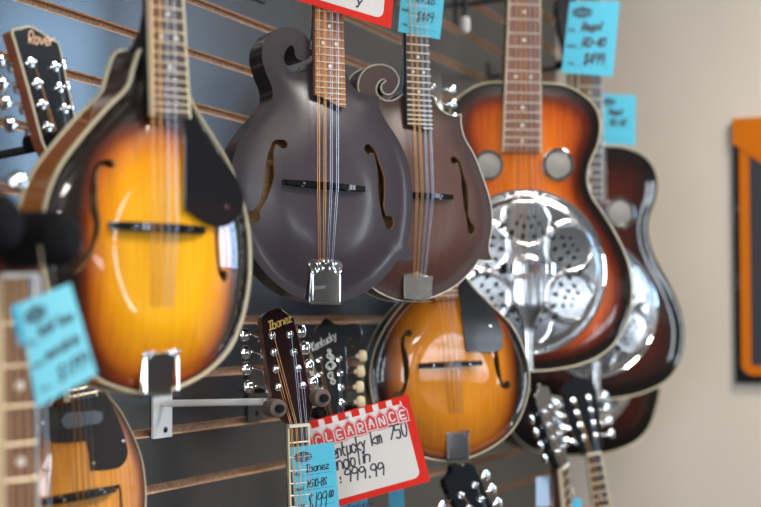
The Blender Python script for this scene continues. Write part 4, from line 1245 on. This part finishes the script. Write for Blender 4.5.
cd = px_card([(18, 304), (70.5, 283), (97, 374), (37, 408)], 1.135, 12, bend=.002)
o = price_tag('large blurred sky-blue price tag hanging at the left edge', cd, M['tag_sky'], [('Gold Tone', .10, .26, .62, .62), ('mandola', .10, .30, .38, .75), ('$1199', .14, .42, .12, .75)], 1.3)
tie(o, cd.P(cd.W * .5, cd.H * .93, .001), at(40, 246, 1.15))
cd = px_card([(11, 306), (30, 300), (34, 342), (19, 346)], 1.150, 12)
o = card('price_tag', 'sliver of a second blue tag behind the large one at the left edge', 'price tag', cd, M['tag'], group=TG)

cd = Card(frI, frI.locs([(290.2, 447.5), (334, 442), (339.5, 509), (295.5, 516)], -.0152), -.0152)
price_tag('blue price tag tucked under the strings of the neck in front of the clearance sign', cd, M['tag'], [('Ibanez', .105, .30, .61, .80), ('M510-BS', .10, .32, .385, .62), ('$199', .21, .30, .07, .52), ('00', .09, .78, .20, .55)])
cd = Card(frB, frB.locs([(403, -28), (446, -19), (440, 39.4), (398, 31.5)], -.0152), -.0152)
price_tag('blue price tag tucked under the strings of the brown scroll mandolin', cd, M['tag'], [('Kentucky', .10, .30, .80, .55), ('KM-505', .12, .36, .55, .62), ('$449', .16, .40, .24, .62)])
cd = px_card([(570, 1), (620, 1), (613, 76.5), (561.5, 72.5)], 2.78, 6, bend=.002)
o = price_tag('large blue price tag at the top against the beige wall', cd, M['tag'], [('Regal', .10, .30, .60, .8), ('RD-40', .11, .34, .38, .8), ('$499', .14, .4, .14, .7)], 1.6)
tie(o, cd.P(cd.W * .4, cd.H * .95, .001), at(588, -30, 2.9))
cd = px_card([(598, 93.5), (636, 95.5), (635, 145.5), (596, 143)], 3.12, 6)
o = price_tag('smaller pale blue price tag lower down beside the second resonator guitar neck', cd, M['tag'], [('Regal', .10, .30, .60, .8), ('RD-30', .11, .34, .38, .8)], 1.6)
tie(o, cd.P(cd.W * .5, cd.H * .95, .001), at(600, 60, 3.15))
cd = px_card([(337, 484), (367, 478), (371, 552), (341, 558)], 2.10, 8)
price_tag('bright blue price tag peeking out below the clearance sign', cd, M['tag_deep'], [('Kentucky', .1, .3, .6, .6), ('KM-750', .1, .3, .38, .7)])
cd = px_card([(388, 476), (403, 474), (406, 545), (391, 547)], 2.46, 14)
card('price_tag', 'narrow deep blue tag turned edge-on right of the clearance sign', 'price tag', cd, M['tag_deep'], group=TG)
cd = px_card([(536, 477), (549, 476), (550, 506), (536, 507)], 2.60, 14)
card('price_tag', 'small pale lilac-blue tag low between the blurred headstocks', 'price tag', cd, M['tag_pale'], group=TG)
cd = px_card([(552, 488), (574, 487), (577, 540), (553, 541)], 2.66, 10)
o = card('price_tag', 'beige card tag at the bottom edge left of the pale fretboard', 'price tag', cd, M['tag_kraft'])
b = MB(M['ink']); [write(b, 'H8', cd.H * .2, cd.W * .09, lambda x, y: cd.P(x, y, .0005), cd.W * .3, cd.H * (.68 - i * .3), jitter=0) for i in range(2)]; b.build('handwriting', o, smooth=False)
cd = px_card([(572, 499), (581, 498), (583, 520), (574, 521)], 2.64, 10)
card('price_tag', 'tiny bright blue tag peeking out beside the beige one', 'price tag', cd, M['tag_deep'], group=TG)

# red and white signs
def rrect(x0, y0, x1, y1, r, n=6):
    out = []
    for cx, cy, a in ((x1 - r, y1 - r, 0), (x0 + r, y1 - r, PI / 2), (x0 + r, y0 + r, PI), (x1 - r, y0 + r, 3 * PI / 2)):
        out += [(cx + math.cos(a + PI / 2 * k / n) * r, cy + math.sin(a + PI / 2 * k / n) * r) for k in range(n + 1)]
    return out
def flat(mb, cd, pts, off):
    mb.add([cd.P(x, y, off) for x, y in pts], [tuple(range(len(pts)))])
def sale_sign(label, cd, lines, head=True):
    o = card('sale_sign', label, 'sign', cd, M['red'], th=.0008, group='red bordered sale signs')
    W, H = cd.W, cd.H; k = W / 112
    m = MB(M['paper']); flat(m, cd, rrect(7 * k, 6.5 * k, W - 8.5 * k, H - 1.2 * k, 7 * k), .0003); m.build('white_panel', o, smooth=False)
    m = MB(M['red'])
    for i in range(7):
        x = (10 + i * 14) * k; flat(m, cd, [(x, H - 7.5 * k), (x + 8 * k, H - 7.5 * k), (x + 8 * k, H - .2 * k), (x, H - .2 * k)], .0005)
    m.build('red_stripes', o, smooth=False)
    if head:
        for i, ch in enumerate('CLEARANCE'):
            x = (8.6 + i * 11.0) * k; y = H - (27.5 - (i * .35 + (1.2 if i % 2 else 0))) * k
            w, h = 9.9 * k, 15 * k
            m = MB(M['paper']); m.use(M['red_dark']); flat(m, cd, [(x - 1.3 * k, y - 1.6 * k), (x + w + 1.0 * k, y - 1.6 * k), (x + w + 1.0 * k, y + h * .72), (x + w * .62, y + h + 1.5 * k), (x + w * .38, y + h + 1.5 * k), (x - 1.3 * k, y + h * .72)], .0005 + .00004 * i)
            m.use(M['paper']); flat(m, cd, [(x - .7 * k, y - 1.0 * k), (x + w + .5 * k, y - 1.0 * k), (x + w + .5 * k, y + h * .71), (x + w * .61, y + h + .9 * k), (x + w * .39, y + h + .9 * k), (x - .7 * k, y + h * .71)], .0006 + .00004 * i)
            tg_ = m.build('tag_outline', o, smooth=False)
            m = MB(M['red_dark']); flat(m, cd, [(x, y), (x + w, y), (x + w, y + h * .70), (x + w * .60, y + h), (x + w * .40, y + h), (x, y + h * .70)], .00075 + .00004 * i); m.build('letter_tag', tg_, smooth=False)
            m = MB(M['paper']); write(m, ch, 8.2 * k, 1.5 * k, lambda a, b: cd.P(a, b, .0013), x + 2.7 * k, y + 2.4 * k, jitter=0, slant=0, xs=1.0, nrm=(0, -1, 0)); m.build('letter', tg_, smooth=False)
    m = MB(M['ink'])
    for tx, cap, X, Y, xs, rot in lines:
        write(m, tx, cap * k, 1.6 * k, lambda a, b: cd.P(a, b, .0008), X * k, Y * k, xs=xs, rot=rot, slant=.12, jitter=.3)
    m.build('handwriting', o, smooth=False)
    return o
cdS = px_card([(300, 424), (408, 394), (430.5, 481), (322, 511)], 2.03, 6, bend=.0)
o = sale_sign('red and white clearance sign with handwritten price, tilted up to the right', cdS, [('Kentucky', 13, 18.5, 47, .51, .03), ('km', 12.5, 64.5, 49.5, .60, .03), ('750', 13, 83, 49.5, .66, .02), ('Mandolin', 13, 12, 35.5, .675, -.02), ('$', 12, 12, 21, .8, 0), (':', 9, 23, 22, .8, 0), ('999.99', 12, 29.5, 21.5, .80, -.09)])
m = MB(M['black_pl']); m.lathe(cdS.P(cdS.W * .42, cdS.H * .93, .0008), (0, -1, 0), [(.0022, 0), (.0020, .0012)], 12); m.build('push_pin', o)
cdT = px_card([(281, -86), (398, -52), (391, 28.7), (274, -6.5)], 1.84, 8)
sale_sign('red bordered white sign cut off by the top edge above the centre mandolin', cdT, [('Rover', 13, 20, 50, .8, 0), ('399.99', 13, 30, 30, .8, 0), ('y', 8, 78, 12.5, .8, 0)], head=True)

# ------------------------------------------------------------------ display hook, wall art
q = WB.inverted() @ at(465, 27, 2.75)
t = thing('display_hook', 'black slatwall display hook with a white tip above the brown mandolin', 'hook', WB @ Matrix.Translation((q.x, 0, q.z + .09)))
m = MB(M['arm_black']); m.prism([(-.012, -.03), (.012, -.03), (.012, .02), (-.012, .02)], .0006, .003); m.build('hook_plate', t, smooth=False)
m = MB(M['arm_black']); m.tube([(0, .002, 0), (0, q.y * .6, 0), (0, q.y * .95, -.004), (0, q.y, -.02), (0, q.y, -.075)], .005, 8); m.build('hook_arm', t)
m = MB(M['paper']); m.lathe((0, q.y, -.070), (0, 0, -1), [(.004, 0), (.0085, .003), (.0095, .010), (.0095, .024), (.006, .031), (.001, .033)], 18); m.build('hook_tip', t)

# framed orange and black panel on the beige wall
fb = Frame(PB)
def wloc(px, py, d=.0): return fb.loc(px, py, d)
orange = mat('orange panel enamel', (.56, .14, .001), .6, spec=.15); navy = mat('blue-black panel', (.018, .018, .026), .5)
x0, zt = wloc(732.5, 120, -.02); x0b, zb_ = wloc(735, 383, -.02); wpan = .42
t = thing('framed_panel', 'orange and black framed panel on the beige wall at the right edge', 'wall panel', PB @ Matrix.Translation((x0 + wpan / 2, 0, zb_)))
Hh = zt - zb_; hw = wpan / 2
m = MB(M['black']); m.prism([(-hw, 0), (hw, 0), (hw, Hh), (-hw, Hh)], -.02, -.0005, .002); m.build('backing', t, smooth=False)
k = (zt - zb_) / 263
def fr_ring(a, r, y0, y1, mt, nm, top):
    ou = rrect(-hw + a, a * 1.2, hw - a, top, r); inn = rrect(-hw + a + 9.5 * k, a * 1.2 + 9.5 * k, hw - a - 9.5 * k, top - 9.5 * k, max(.002, r - 9.5 * k))
    b = MB(mt); n = len(ou)
    b.add([(p[0], y0, p[1]) for p in ou] + [(p[0], y0, p[1]) for p in inn] + [(p[0], y1, p[1]) for p in ou] + [(p[0], y1, p[1]) for p in inn],
          [(i, (i + 1) % n, n + (i + 1) % n, n + i) for i in range(n)] + [(i, 2 * n + i, 2 * n + (i + 1) % n, (i + 1) % n) for i in range(n)] + [(n + i, n + (i + 1) % n, 3 * n + (i + 1) % n, 3 * n + i) for i in range(n)])
    return b.build(nm, t, smooth=False)
m = MB(navy); m.prism(rrect(-hw + 6 * k, 8 * k, hw - 6 * k, Hh - 10 * k, 8 * k), -.0215, -.019); m.build('dark_field', t, smooth=False)
fr_ring(6.5 * k, 12 * k, -.0235, -.021, orange, 'orange_border', Hh - 12 * k)
m = MB(orange)
m.prism([(-hw, Hh - 24 * k), (-hw, Hh + 1 * k), (hw, Hh + 3 * k), (hw, Hh - 24 * k)] + [(hw - 10 * k + (-2 * hw + 20 * k) * i / 20, Hh - 24 * k - 34 * k * math.sin(PI * i / 20) ** .5) for i in range(1, 20)], -.0265, -.0005)
m.build('orange_header', t, smooth=False)

# ------------------------------------------------------------------ world and view
w = bpy.data.worlds.new('world'); sc.world = w; w.use_nodes = True
bg = w.node_tree.nodes['Background']; bg.inputs[0].default_value = (.75, .85, 1, 1); bg.inputs[1].default_value = 1.0
sc.view_settings.view_transform = 'Standard'; sc.view_settings.look = 'None'; sc.view_settings.gamma = 1; sc.view_settings.exposure = 0.5
sc.view_settings.use_curve_mapping = False
sc.cycles.use_denoising = True
sc.cycles.max_bounces = 8
